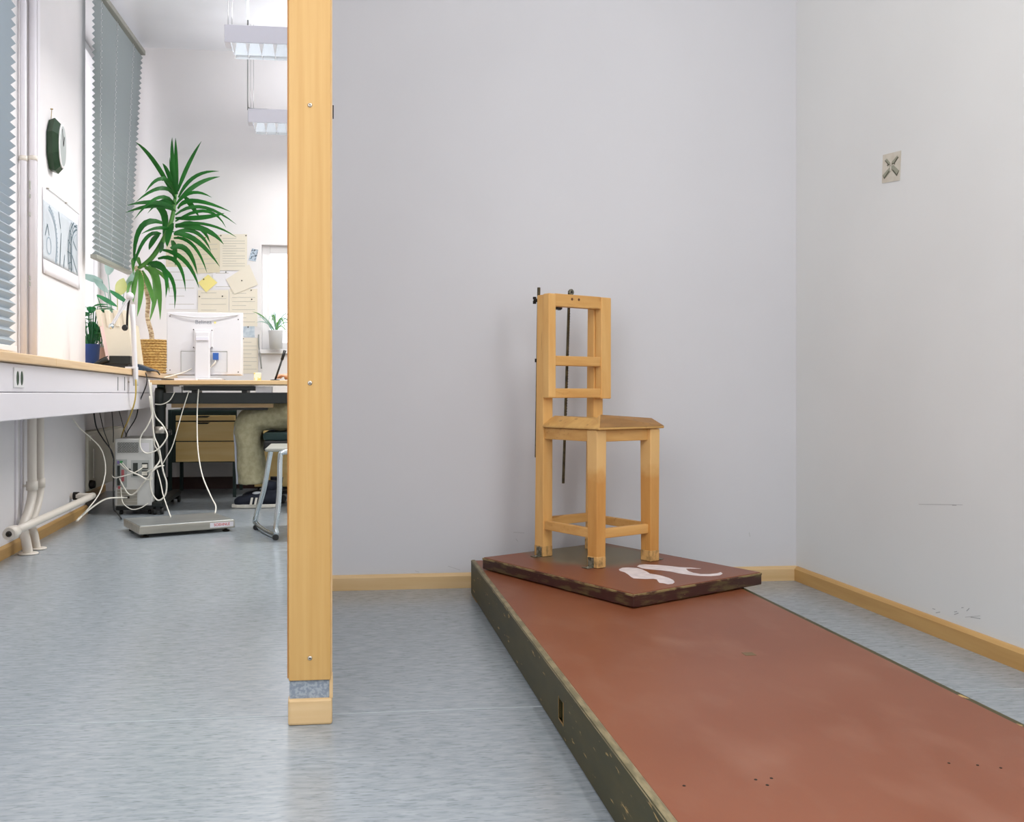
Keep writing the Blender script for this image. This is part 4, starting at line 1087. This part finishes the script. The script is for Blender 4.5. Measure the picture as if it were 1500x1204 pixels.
for x, y in ((249, 463), (349, 468), (249, 542), (349, 545), (284, 483), (311, 484), (284, 509), (311, 509)):
    p = yp(x, y, MY); B().lathe((p.x, MY - (.014 if 280 < x < 320 else 0), p.z), [(.0035, 0), (.0035, -.0015)], 8, 'Y').done('screw', M['rod_dark'], t)
p = yp(298, 472, MY)
text('brand_lettering', 'Belinea', M['grey_ink'], t, Matrix.Translation((p.x, MY - .0004, p.z)) @ Matrix.Rotation(math.pi / 2, 4, 'X'), .033)
p = yp(315, 472.5, MY); B().lathe((p.x, MY, p.z), [(.007, 0), (.007, -.001)], 14, 'Y').done('yellow_dot', M['note'], t)

# small things on and under the desk
c = yp(377, 551, 5.6)
B().box((c.x - .02, 5.58, dz1 + .0005), (c.x + .022, 5.62, yp(377, 546, 5.6).z), .002).done('tape_box', mat('tape_box_print', (226, 220, 200), .6, col2=(220, 196, 96), scale=(40, 40, 40), lo=.5, hi=.6), label='small white and yellow box on the desk right of the monitor', category='box')
a, b = yp(403, 556, 5.62), yp(413, 527, 5.62); a.z = dz1 + .001
t = thing('slanted_rod', 'slim black rod on a round foot slanting up from the desk', 'rod', (a.x, 5.62, dz1))  # unidentified slim black object, built as a plain rod
B().tube([a + Vector((0, 0, .006)), b], .006, 8, 0).done('rod', M['black'], t)
B().lathe((a.x, a.y, dz1 + .0005), [(.03, 0), (.028, .008), (.008, .01)], 18).done('rod_foot', M['black'], t)
B().tube([b, b + (b - a).normalized() * .06], .009, 8, 0).done('rod_head', M['black'], t)
a, b = yp(375, 566, 5.40), yp(399, 573, 5.40)
B().box((a.x, 5.375, .6825), (b.x, 5.42, a.z), .001).done('paper_carton', M['paper_white'], label='white and yellow carton on the beam under the desk top', category='box')
a, b = yp(255, 566, 5.40), yp(267, 573, 5.40)
B().box((a.x, 5.375, .6825), (b.x, 5.42, a.z), .001).done('power_adapter', M['white_plastic'], label='white power adapter on the beam beside the left desk leg', category='adapter')
c = yp(275, 553, 5.42)
B().box((c.x - .06, 5.32, dz1 + .0005), (c.x + .06, 5.40, dz1 + .012)).done('desk_papers', M['paper_white'], label='white papers on the desk left of the monitor foot', category='papers')

# ------------------------------------------------------------------ drawer cabinet
CY = 6.15
x0 = yp(258, 640, CY).x; x1 = yp(345, 640, CY).x; xl = yp(246, 640, CY).x
t = thing('drawer_cabinet', 'dark green cabinet with three beech drawer fronts under the desk', 'cabinet', ((xl + x1) / 2, CY + .25, 0))
zt = yp(300, 600, CY).z
B().box((xl, CY + .006, .232), (x1 + .008, 6.70, zt)).done('cabinet_body', M['green_cab'], t, bevel=.003)
B().box((xl, CY, .0), (xl + .022, CY + .03, zt)).done('leg', M['green_cab'], t)
B().box((xl, CY + .48, .0), (xl + .022, CY + .51, .232)).done('leg', M['green_cab'], t)
B().box((x1 - .02, CY + .02, .0), (x1 + .002, CY + .05, .232)).done('leg', M['green_cab'], t)
B().box((x1 - .02, CY + .48, .0), (x1 + .002, CY + .51, .232)).done('leg', M['green_cab'], t)
for i, (ya, yb) in enumerate(((608.5, 616), (618, 645.5), (647, 676))):
    za, zb_ = yp(300, ya, CY).z, yp(300, yb, CY).z
    d_ = B().box((x0, CY - .016, zb_), (x1, CY + .006, za)).done('drawer', M['drawer'], t, bevel=.002)
    if i < 2:
        hx0, hx1 = yp(287, ya, CY).x, yp(309, ya, CY).x
        B().hexa([(hx0, CY - .022, za - .002), (hx1, CY - .022, za - .002), (hx1 - .02, CY - .022, za - .013), (hx0 + .02, CY - .022, za - .013)], [(hx0, CY - .012, za - .002), (hx1, CY - .012, za - .002), (hx1 - .02, CY - .012, za - .013), (hx0 + .02, CY - .012, za - .013)]).done('handle', M['rod_dark'] if i else M['blackgreen'], d_)
x2, x3 = yp(372, 640, 6.3).x, yp(372, 640, 6.3).x + .5
t = thing('side_cabinet', 'plain beech cabinet behind the seated person', 'cabinet', ((x2 + x3) / 2, 6.5, 0))
B().box((x2, 6.33, .05), (x3, 6.72, .44), .003).done('cabinet_body', M['drawer'], t)
B().box((x2 + .004, 6.312, .055), (x2 + .247, 6.33, .435)).done('door', M['drawer'], t, bevel=.002)
B().box((x2 + .253, 6.312, .055), (x3 - .004, 6.33, .435)).done('door', M['drawer'], t, bevel=.002)
B().box((x2 + .02, 6.36, 0), (x3 - .02, 6.7, .05)).done('plinth', M['rod_dark'], t)

# ------------------------------------------------------------------ computer tower
TY = 5.33
a, b = yp(168, 643, TY), yp(223.5, 741, TY)
tx0, tx1, tz0, tz1 = a.x, b.x, b.z, a.z
t = thing('computer_tower', 'grey computer tower with its cabled back to the camera beside the desk leg', 'computer', ((tx0 + tx1) / 2, TY + .2, tz0))
B().box((tx0, TY + .004, tz0), (tx1, TY + .40, tz1), .004).done('case', M['pc'], t)


def tp_(x, y): return yp(x, y, TY)


B().box((tx0 + .004, TY, tz0 + .004), (tx1 - .004, TY + .005, tz1 - .004)).done('rear_panel', M['pc'], t, bevel=.001)
p, q = tp_(172, 648), tp_(203, 663)
gr = B().box((p.x, TY - .001, q.z), (q.x, TY + .001, p.z)).done('vent_recess', M['pc_dark'], t)
lt = B(); hgt = p.z - q.z; wdt = q.x - p.x
for s_ in (-1, 1):
    n_ = 13
    for k in range(-5, n_ + 1):
        u0 = k * wdt / n_; u1 = u0 + hgt * .62
        e0, e1 = max(0, u0), min(wdt, u1)
        if e1 <= e0: continue
        z_ = lambda u: (u - u0) / (u1 - u0) * hgt
        za, zb_ = z_(e0), z_(e1)
        if s_ < 0: za, zb_ = hgt - za, hgt - zb_
        lt.bar((p.x + e0, TY - .0022, q.z + za), (p.x + e1, TY - .0022, q.z + zb_), .0012, .0032, (0, 1, 0))
lt.done('vent_lattice', M['pc'], gr, kind='stuff')


def pbox(name, x0, y0, x1, y1, m, d=.004):
    p, q = tp_(x0, y0), tp_(x1, y1)
    return B().box((p.x, TY - d, q.z), (q.x, TY + .001, p.z)).done(name, m, t)


pbox('rating_label', 206, 649, 218, 662, M['paper_white'], .002)
pbox('port_plate', 170, 673, 186, 714, mat('port_plate_grey', (168, 172, 168), .45), .002)
pbox('mouse_port', 172, 675, 175, 679, M['purple'], .006); pbox('keyboard_port', 176, 675, 180, 679, M['port_green'], .006)
pbox('serial_port', 172, 682, 176, 697, M['pc_dark'], .005); pbox('printer_port', 178, 688, 182, 705, M['port_red'], .005)
pbox('network_port', 172, 699, 176, 711, M['pc_dark'], .005); pbox('audio_port', 173, 712, 177, 716, M['port_red'], .005)
pbox('power_panel', 192, 674, 219, 699, mat('power_panel_grey', (180, 184, 180), .45), .003)
pbox('fan_slot', 195, 678, 202, 697, M['pc_dark'], .005)
pbox('power_socket', 208, 678, 217, 687, M['pc_dark'], .005); pbox('power_socket', 208, 689, 217, 698, M['pc_dark'], .005)
pbox('power_plug', 209, 680, 216, 685, M['cable_white'], .016); pbox('power_plug', 208.5, 690.5, 216, 696, M['cable_white'], .016)
for k in range(5): pbox('slot_cover', 172, 717 + k * 4.6, 201, 720.6 + k * 4.6, M['steel'], .003)
pbox('card_connector', 182, 727, 190, 730, M['black'], .008)
pbox('lower_panel', 203, 708, 219, 738, M['pc'], .003)
pl_ = tp_(190, 706); B().lathe((pl_.x, TY - .002, tp_(190, 688).z), [(.007, 0), (.005, -.003)], 12, 'Y').done('lock', M['pc_dark'], t)
t2 = thing('tower_trolley', 'black wheeled trolley under the computer tower', 'trolley', ((tx0 + tx1) / 2, TY + .2, 0))
B().box((tx0 + .006, TY - .0, tz0 - .022), (tx1 + .02, TY + .42, tz0 - .001)).done('tray', M['black'], t2, bevel=.003)
for x in (tx0 + .03, tx1 - .02):
    for y in (TY + .03, TY + .38):
        B().lathe((x, y, .0125), [(.0122, -.008), (.0122, .008)], 12, 'X').done('castor', M['black'], t2)

# ------------------------------------------------------------------ stainless floor scale
zt = .058
A_ = zp(204, 771, zt); ex = zp(344, 761, zt) - A_; Lx = ex.length; ex.normalize()
SF = Matrix.Translation((A_.x, A_.y, 0)) @ Matrix.Rotation(math.atan2(ex.y, ex.x), 4, 'Z')
Ly = .33
t = thing('floor_scale', 'flat stainless steel platform scale on the floor before the desk', 'scale', (Lx / 2, Ly / 2, 0), SF)
B(SF).box((0, 0, .018), (Lx, Ly, zt - .002), .004, 2).done('weighing_deck', M['steel'], t)
B(SF).box((.004, .004, zt - .003), (Lx - .004, Ly - .004, zt), .001).done('deck_plate', M['steel_top'], t)
for x in (.035, Lx - .035):
    for y in (.035, Ly - .035):
        B(SF).lathe((x, y, .0005), [(.017, 0), (.017, .006), (.008, .007), (.008, .018)], 14).done('foot', M['rod_dark'], t)
lb = B(SF).box((Lx - .125, -.0012, .026), (Lx - .008, .0, .05)).done('label_plate', M['paper_white'], t)
text('label_lettering', 'SOEHNLE', M['red_ink'], t, SF @ Matrix.Translation((Lx - .066, -.0016, .0385)) @ Matrix.Rotation(math.pi / 2, 4, 'X'), .019)

# ------------------------------------------------------------------ seated person (remeshed into continuous surfaces)
def grown(name, b, m, parent, vox, it=3):
    o = b.done(name, m, parent)
    r = o.modifiers.new('join', 'REMESH'); r.mode = 'VOXEL'; r.voxel_size = vox; r.use_smooth_shade = True
    s_ = o.modifiers.new('smooth', 'SMOOTH'); s_.iterations = it; s_.factor = .5
    return o


HX, HYp, HZ = .03, 5.74, .555            # hips
t = thing('person', 'seated person in khaki trousers and dark striped trainers mostly behind the post', 'person', (HX, HYp, 0))
knee, foot = {}, {}
b = B()
b.tube([(HX, HYp, HZ + .0), (HX + .01, HYp, HZ + .14), (HX + .0, HYp, HZ + .28), (HX - .015, HYp, HZ + .42), (HX - .02, HYp, HZ + .50)], [.13, .125, .14, .15, .07], 16, 4, 1.0)
b.tube([(HX - .02, HYp, HZ + .47), (HX - .035, HYp, HZ + .60)], [.058, .052], 12, 0)
hd = Vector((HX - .055, HYp, HZ + .70))
b.ball(hd, .092, (1.0, .84, 1.22), 20, 14)
b.ball(hd + Vector((-.045, 0, -.045)), .062, (.9, .84, 1.0))
b.ball(hd + Vector((-.097, 0, -.012)), .018, (1.1, .7, 1.4))
for s_ in (-1, 1):
    b.ball(hd + Vector((.005, s_ * .078, -.01)), .026, (.8, .4, 1.2))
    sh_ = Vector((HX - .01, HYp + s_ * .175, HZ + .43)); el_ = Vector((HX - .06, HYp + s_ * .22, HZ + .16)); wr_ = Vector((HX - .20, HYp + s_ * .10, HZ + .235))
    b.tube([Vector((HX - .01, HYp + s_ * .06, HZ + .44)), sh_], [.06, .055], 12, 0)
    b.tube([sh_, sh_.lerp(el_, .5), el_], [.052, .046, .038], 12, 4)
    b.tube([el_, el_.lerp(wr_, .5), wr_], [.038, .036, .024], 12, 4)
    pm = wr_ + Vector((-.05, -s_ * .01, .0))
    b.tube([wr_, pm, pm + Vector((-.035, 0, -.004))], [.024, .036, .034], 12, 3, .5)
    for k in range(4):
        f0 = pm + Vector((-.03, (k - 1.5) * .017, 0)); L_ = (.062, .074, .07, .054)[k]
        b.tube([f0, f0 + Vector((-L_ * .55, 0, .004)), f0 + Vector((-L_ * .95, 0, -.014))], [.0092, .0086, .0074], 8, 3)
    th = pm + Vector((.01, -s_ * .03, -.004))
    b.tube([th, th + Vector((-.03, -s_ * .014, -.006)), th + Vector((-.055, -s_ * .012, -.012))], [.011, .010, .0085], 8, 3)
body = grown('body', b, M['skin'], t, .006, 4)
for s_ in (-1, 1):
    B().ball(hd + Vector((-.083, s_ * .032, .008)), .0105).done('eye', M['white_rubber'], body)
    B().ball(hd + Vector((-.090, s_ * .032, .008)), .0055).done('iris', M['rod_dark'], body)
B().tube([hd + Vector((-.094, -.024, -.058)), hd + Vector((-.103, 0, -.056)), hd + Vector((-.094, .024, -.058))], [.003, .0055, .003], 8, 4).done('lips', M['port_red'], body)
b = B(); b.ball(hd + Vector((.014, 0, .022)), .098, (1.0, .9, 1.16), 20, 14)
b.ball(hd + Vector((.04, 0, -.02)), .078, (.8, 1.0, 1.0))
grown('hair', b, M['hair'], t, .008, 3)
b = B()
b.tube([(HX, HYp, HZ - .02), (HX + .01, HYp, HZ + .14), (HX, HYp, HZ + .28), (HX - .015, HYp, HZ + .42), (HX - .02, HYp, HZ + .485)], [.15, .142, .152, .162, .075], 18, 4)
for s_ in (-1, 1):
    sh_ = Vector((HX - .01, HYp + s_ * .175, HZ + .43)); el_ = Vector((HX - .06, HYp + s_ * .22, HZ + .16)); wr_ = Vector((HX - .20, HYp + s_ * .10, HZ + .235))
    b.tube([Vector((HX - .01, HYp + s_ * .05, HZ + .43)), sh_, sh_.lerp(el_, .5), el_, el_.lerp(wr_, .45), el_.lerp(wr_, .85)], [.07, .068, .06, .052, .048, .04], 14, 4)
grown('shirt', b, M['shirt'], t, .009, 4)
# trousers: near leg as the photograph shows it, far leg beside it
b = B()
b.ball((HX, HYp, HZ), .15, (1, 1.15, .85), 18, 12)
legs = ((5.62, 0), (5.84, .02))
for Y, dx in legs:
    kx = yp(361, 612, Y).x + dx
    b.tube([(HX, HYp + (Y - HYp) * .75, HZ + .01), (HX - .14, Y + .01, HZ + .005), (kx + .14, Y, .548), (kx + .05, Y, .535), (kx + .012, Y, .50), (kx + .008, Y, .44)], [.105, .098, .088, .082, .078, .078], 18, 5)
    b.tube([(kx + .03, Y, .53), (kx + .01, Y, .45), (kx + .015, Y, .36), (kx + .02, Y, .27), (kx + .028, Y, .19), (kx + .03, Y, .138)], [.074, .074, .077, .079, .081, .083], 18, 5)
tq = grown('trousers', b, M['khaki'], t, .009, 4)
ct = bpy.data.textures.new('cloth_folds', 'CLOUDS'); ct.noise_scale = .07
dm = tq.modifiers.new('folds', 'DISPLACE'); dm.texture = ct; dm.strength = .022; dm.mid_level = .5
for Y, dx in legs:
    kx = yp(361, 612, Y).x + dx
    B().tube([(kx - .052, Y - .02, .52), (kx - .068, Y - .016, .45), (kx - .063, Y - .014, .36), (kx - .060, Y - .014, .27), (kx - .054, Y - .014, .19), (kx - .053, Y - .014, .140)], .007, 8, 4).done('side_stripe', mat('pale_piping', (176, 180, 190), .8) if not dx else bpy.data.materials['pale_piping'], tq)
for i, (Y, toe, heel) in enumerate(((5.60, 340.5, 383), (5.84, 352, 392))):
    xt = yp(toe, 738, Y).x; xh = xt + .275
    sh = B()
    sh.tube([(xh - .015, Y, .05), (xh - .06, Y, .055), (xh - .12, Y, .048), (xh - .18, Y, .038), (xh - .235, Y, .033), (xt + .012, Y, .028)], [.040, .046, .045, .042, .036, .018], 14, 5, 1.0)
    sh.tube([(xh - .05, Y, .05), (xh - .055, Y, .105)], [.044, .042], 14, 0)
    so_ = grown('shoe', sh, M['navy'], t, .006, 3)
    so2 = B()
    out = [(xh + .012, -.018), (xh + .012, .018), (xh - .05, .040), (xh - .13, .042), (xh - .2, .042), (xh - .245, .03), (xt - .004, .008), (xt - .004, -.008), (xh - .245, -.03), (xh - .2, -.044), (xh - .13, -.042), (xh - .05, -.040)]
    so2.hexa([(x, Y + y, .001) for x, y in out], [(x, Y + y, .022) for x, y in out]).done('sole', M['white_rubber'], so_, bevel=.004)
    for k in range(3):
        x = xh - .118 - .026 * k
        B().hexa([(x, Y - .056, .022), (x + .013, Y - .056, .022), (x + .021, Y - .050, .062), (x + .008, Y - .050, .062)], [(x, Y - .035, .022), (x + .013, Y - .035, .022), (x + .021, Y - .032, .064), (x + .008, Y - .032, .064)]).done('shoe_stripe', M['white_rubber'], so_)
    B().ball((xh - .125, Y - .004, .084), .026, (1.3, .9, .5)).done('shoe_tongue', M['shirt'], so_)
    B().tube([(xh - .055, Y, .09), (xh - .05, Y, .16)], [.036, .04], 12, 0).done('sock', M['navy'], t)

# swivel chair under the person
t = thing('office_chair', 'dark teal office swivel chair the person sits on', 'chair', (.05, 5.74, 0))
B().box((yp(385, 633, 5.49).x, 5.49, .405), (.27, 5.99, .452), .02, 3).done('seat_cushion', M['teal'], t)
B().box((yp(383, 633, 5.49).x + .01, 5.50, .345), (.26, 5.97, .405), .012, 2).done('seat_shell', M['black'], t)
B().box((.235, 5.53, .5), (.285, 5.95, .95), .02, 3).done('backrest', M['teal'], t)
B().bar((.262, 5.74, .38), (.268, 5.74, .55), .05, .02).done('back_bracket', M['black'], t)
B().lathe((.0, 5.74, .10), [(.03, 0), (.03, .14), (.02, .145), (.02, .27)], 16).done('gas_column', M['black'], t)
for k in range(5):
    a = 2.9 + k * 2 * math.pi / 5; e = Vector((.0 + .29 * math.cos(a), 5.74 + .29 * math.sin(a), .066))
    ar = B().bar((.0, 5.74, .115), e, .04, .025).done('base_arm', M['black'], t, bevel=.004)
    B().lathe(e + Vector((0, -.014, -.040)), [(.0255, -.010), (.0255, .010)], 14, 'Y').lathe(e + Vector((0, .014, -.040)), [(.0255, -.010), (.0255, .010)], 14, 'Y').done('castor', M['black'], ar)

# chrome sled chair in front
t = thing('sled_chair', 'chrome tube sled chair with a grey seat half hidden by the post', 'chair', (-.1, 4.6, 0))
L0, L1 = zp(375, 771, .012), zp(404, 787, .012)
dxs, dys = .52, .09
for k in (0, 1):
    o = Vector((dxs * k, dys * k, 0)) if k else Vector((0, 0, 0))
    A, D_ = L0 + o, L1 + o
    top_a, top_d = yp(399, 656, A.y - .08) + o, yp(414, 664, D_.y + .03) + o
    top_a.z = top_d.z = .405
    rad = .0125
    B().tube([top_a + Vector((.05 - .1 * k, .01, .002)), top_a, top_a + Vector((-.012 + .0 * k, .008, -.03)), A.lerp(top_a, .5), A + Vector((0, .0, .05)), A + Vector((.002, -.012, .014)), A.lerp(D_, .5) + Vector((0, 0, .001)), D_ + Vector((0, .016, .006)), D_ + Vector((.0, .006, .05)), D_.lerp(top_d, .5), top_d + Vector((-.012, 0, -.03)), top_d, top_d + Vector((.06 - .12 * k, .01, .002))], rad, 12, 5).done('sled_frame', M['chrome'], t)
    B().tube([D_ + Vector((-.004, .012, -.001)), D_ + Vector((.001, -.016, .002))], .0142, 10, 0).done('glide', M['black'], t)
    B().tube([A + Vector((0, -.02, -.001)), A + Vector((.006, -.05, -.001))], .0136, 10, 0).done('glide', M['black'], t)
sx = yp(393, 655, 4.62).x
B().box((sx, 4.38, .408), (sx + .46, 4.82, .424), .006, 2).done('seat_shell', M['grey_seat'], t)
B().box((sx - .02, 4.60, .398), (sx + .04, 4.66, .408), .003).done('seat_pad', M['black'], t)
B().box((sx + .42, 4.42, .55), (sx + .445, 4.80, .84), .01, 2).done('backrest', M['grey_seat'], t)
for y in (4.5, 4.72): B().tube([(sx + .40, y, .412), (sx + .455, y, .43), (sx + .455, y, .60)], .0095, 10, 4).done('back_tube', M['chrome'], t)

# ------------------------------------------------------------------ loose cables
def cable(label, m, pts, r=.0035, smooth=5):
    """points as (x, y, depth along the room)"""
    return B().tube([yp(*p) for p in pts], r, 6, smooth).done('cable', M[m], label=label, category='cable')


CW, CB = 'cable_white', 'cable_black'
cable('white cable from the desk beam down to the floor scale', CW, [(291, 570, 5.355), (289, 600, 5.35), (289, 640, 5.3), (291, 668, 5.2), (297, 698, 5.0), (309, 727, 4.85), (316, 741, 4.75), (315, 752, 4.70)])
cable('white cable slanting from the desk beam towards the leg clamp', CW, [(277, 572, 5.355), (268, 600, 5.35), (259, 632, 5.34), (252, 655, 5.34), (243, 671, 5.33), (238, 680, 5.335)], .0028)
cable('white cable sagging from beam to desk leg at the top', CW, [(256, 574, 5.36), (249, 586, 5.345), (238, 592, 5.345), (227, 592, 5.345)], .003)
cable('yellow cable dropping from the sill behind the tower', 'cable_yellow', [(199, 556, 5.0), (198, 585, 5.05), (190, 610, 5.2), (180, 633, 5.5), (176, 650, 5.76)], .004)
cable('black cable dropping from the sill front to behind the tower', CB, [(211, 541, 5.45), (215, 552, 5.40), (214, 565, 5.36), (204, 590, 5.4), (199, 612, 5.5), (186, 634, 5.76), (182, 650, 5.76)], .0035)
cable('black cable along the sill under the basket', CB, [(196, 538, 5.5), (212, 540, 5.6), (222, 541, 5.66), (231, 545, 5.68), (234, 549, 5.68)], .004)
cable('thick black cable from under the duct to the tower side', CB, [(137, 600, 5.4), (141, 625, 5.35), (151, 643, 5.32), (165, 664, 5.31), (166.3, 690, 5.31), (166.3, 742, 5.31), (171, 750, 5.3), (178, 760, 5.1)], .004)
cable('thin black cable beside the thick one under the duct', CB, [(146, 604, 5.42), (152, 630, 5.38), (159, 650, 5.36), (166, 672, 5.35)], .0025)
cable('thin dark cable hanging behind the duct at the niche', CB, [(164, 603, 5.6), (166, 630, 5.64), (166, 648, 5.66)], .0025)
cable('thin dark cable hanging right of it behind the duct', CB, [(174, 600, 5.6), (180, 622, 5.64), (186, 642, 5.66)], .0025)
cable('thin white cable crossing the radiator down to the floor', CW, [(106, 612, 5.0), (117, 627, 5.02), (144, 652, 5.1), (153, 672, 5.15), (154, 695, 5.12), (146, 722, 4.98), (130, 744, 4.85), (116, 758, 4.86), (112, 763.5, 4.82)], .0032)
cable('thick white cable from the tower base to the floor by the baseboard', CW, [(186, 729, 5.32), (172, 729, 5.27), (155, 731, 5.2), (138, 741, 5.05), (122, 754, 4.87), (113, 763, 4.80)], .0045)
cable('white cable loop hung over the leg clamp beside the tower', CW, [(218, 556, 5.27), (221, 580, 5.27), (223, 605, 5.29), (216, 624, 5.29), (206, 640, 5.29), (206, 656, 5.29), (215, 664, 5.29), (230, 659, 5.29), (241, 647, 5.30), (245, 636, 5.31), (238, 622, 5.33), (228, 610, 5.33), (222, 590, 5.3)], .004)
cable('long white cable loop hanging low right of the tower', CW, [(221, 560, 5.285), (223, 595, 5.29), (225, 635, 5.30), (233, 657, 5.30), (239, 690, 5.30), (244, 707, 5.30), (242, 725, 5.30), (232, 733, 5.30), (223, 723, 5.29), (220, 705, 5.285), (223, 690, 5.28), (234, 675, 5.30), (232, 661, 5.31), (226, 650, 5.31), (224, 620, 5.31), (219, 580, 5.31)], .0045)
cable('white cable drooping in a V across the tower back', CW, [(175, 701, 5.322), (181, 713, 5.30), (189, 724, 5.30), (198, 722, 5.30), (212, 705, 5.29), (226, 688, 5.28), (234, 683, 5.30), (240, 682, 5.32)], .004)
cable('white keyboard cable crossing the tower back to the right', CW, [(176, 679, 5.322), (186, 688, 5.305), (200, 694, 5.30), (214, 701, 5.30), (222, 703, 5.31)], .0038)
cable('white mouse cable crossing just above the keyboard cable', CW, [(179, 678, 5.322), (190, 690, 5.295), (203, 696, 5.285), (216, 703, 5.285), (224, 700, 5.30)], .003)
cable('white power cable from the upper tower socket to the left side', CW, [(211, 683, 5.31), (203, 689, 5.295), (192, 694, 5.29), (178, 698, 5.285), (168, 700, 5.29), (164, 696, 5.32)], .003)
cable('white power cable from the lower tower socket to the desk leg', CW, [(211, 693, 5.31), (218, 690, 5.29), (228, 685, 5.28), (236, 682, 5.30)], .0034)
cable('white cable hanging in a low bow under the tower', CW, [(177, 714, 5.322), (178, 727, 5.30), (181, 738, 5.29), (193, 746, 5.29), (206, 744, 5.29), (217, 737, 5.30)], .003)
cable('white cable from the desk leg down behind the scale', CW, [(230, 688, 5.30), (235, 706, 5.25), (239, 725, 5.1), (245, 743, 4.9), (250, 757, 4.76)], .0035)
cable('thin wire rising up the wall beside the far window', 'wire_grey', [(379, 490, 6.74), (379, 505, 6.73), (381, 520, 6.72), (383, 540, 6.72)], .005)
cable('grey cable lying on the desk left of the monitor stand', CW, [(240, 553, 5.36), (255, 549.5, 5.44), (270, 545, 5.48), (281, 540, 5.49)], .0035)
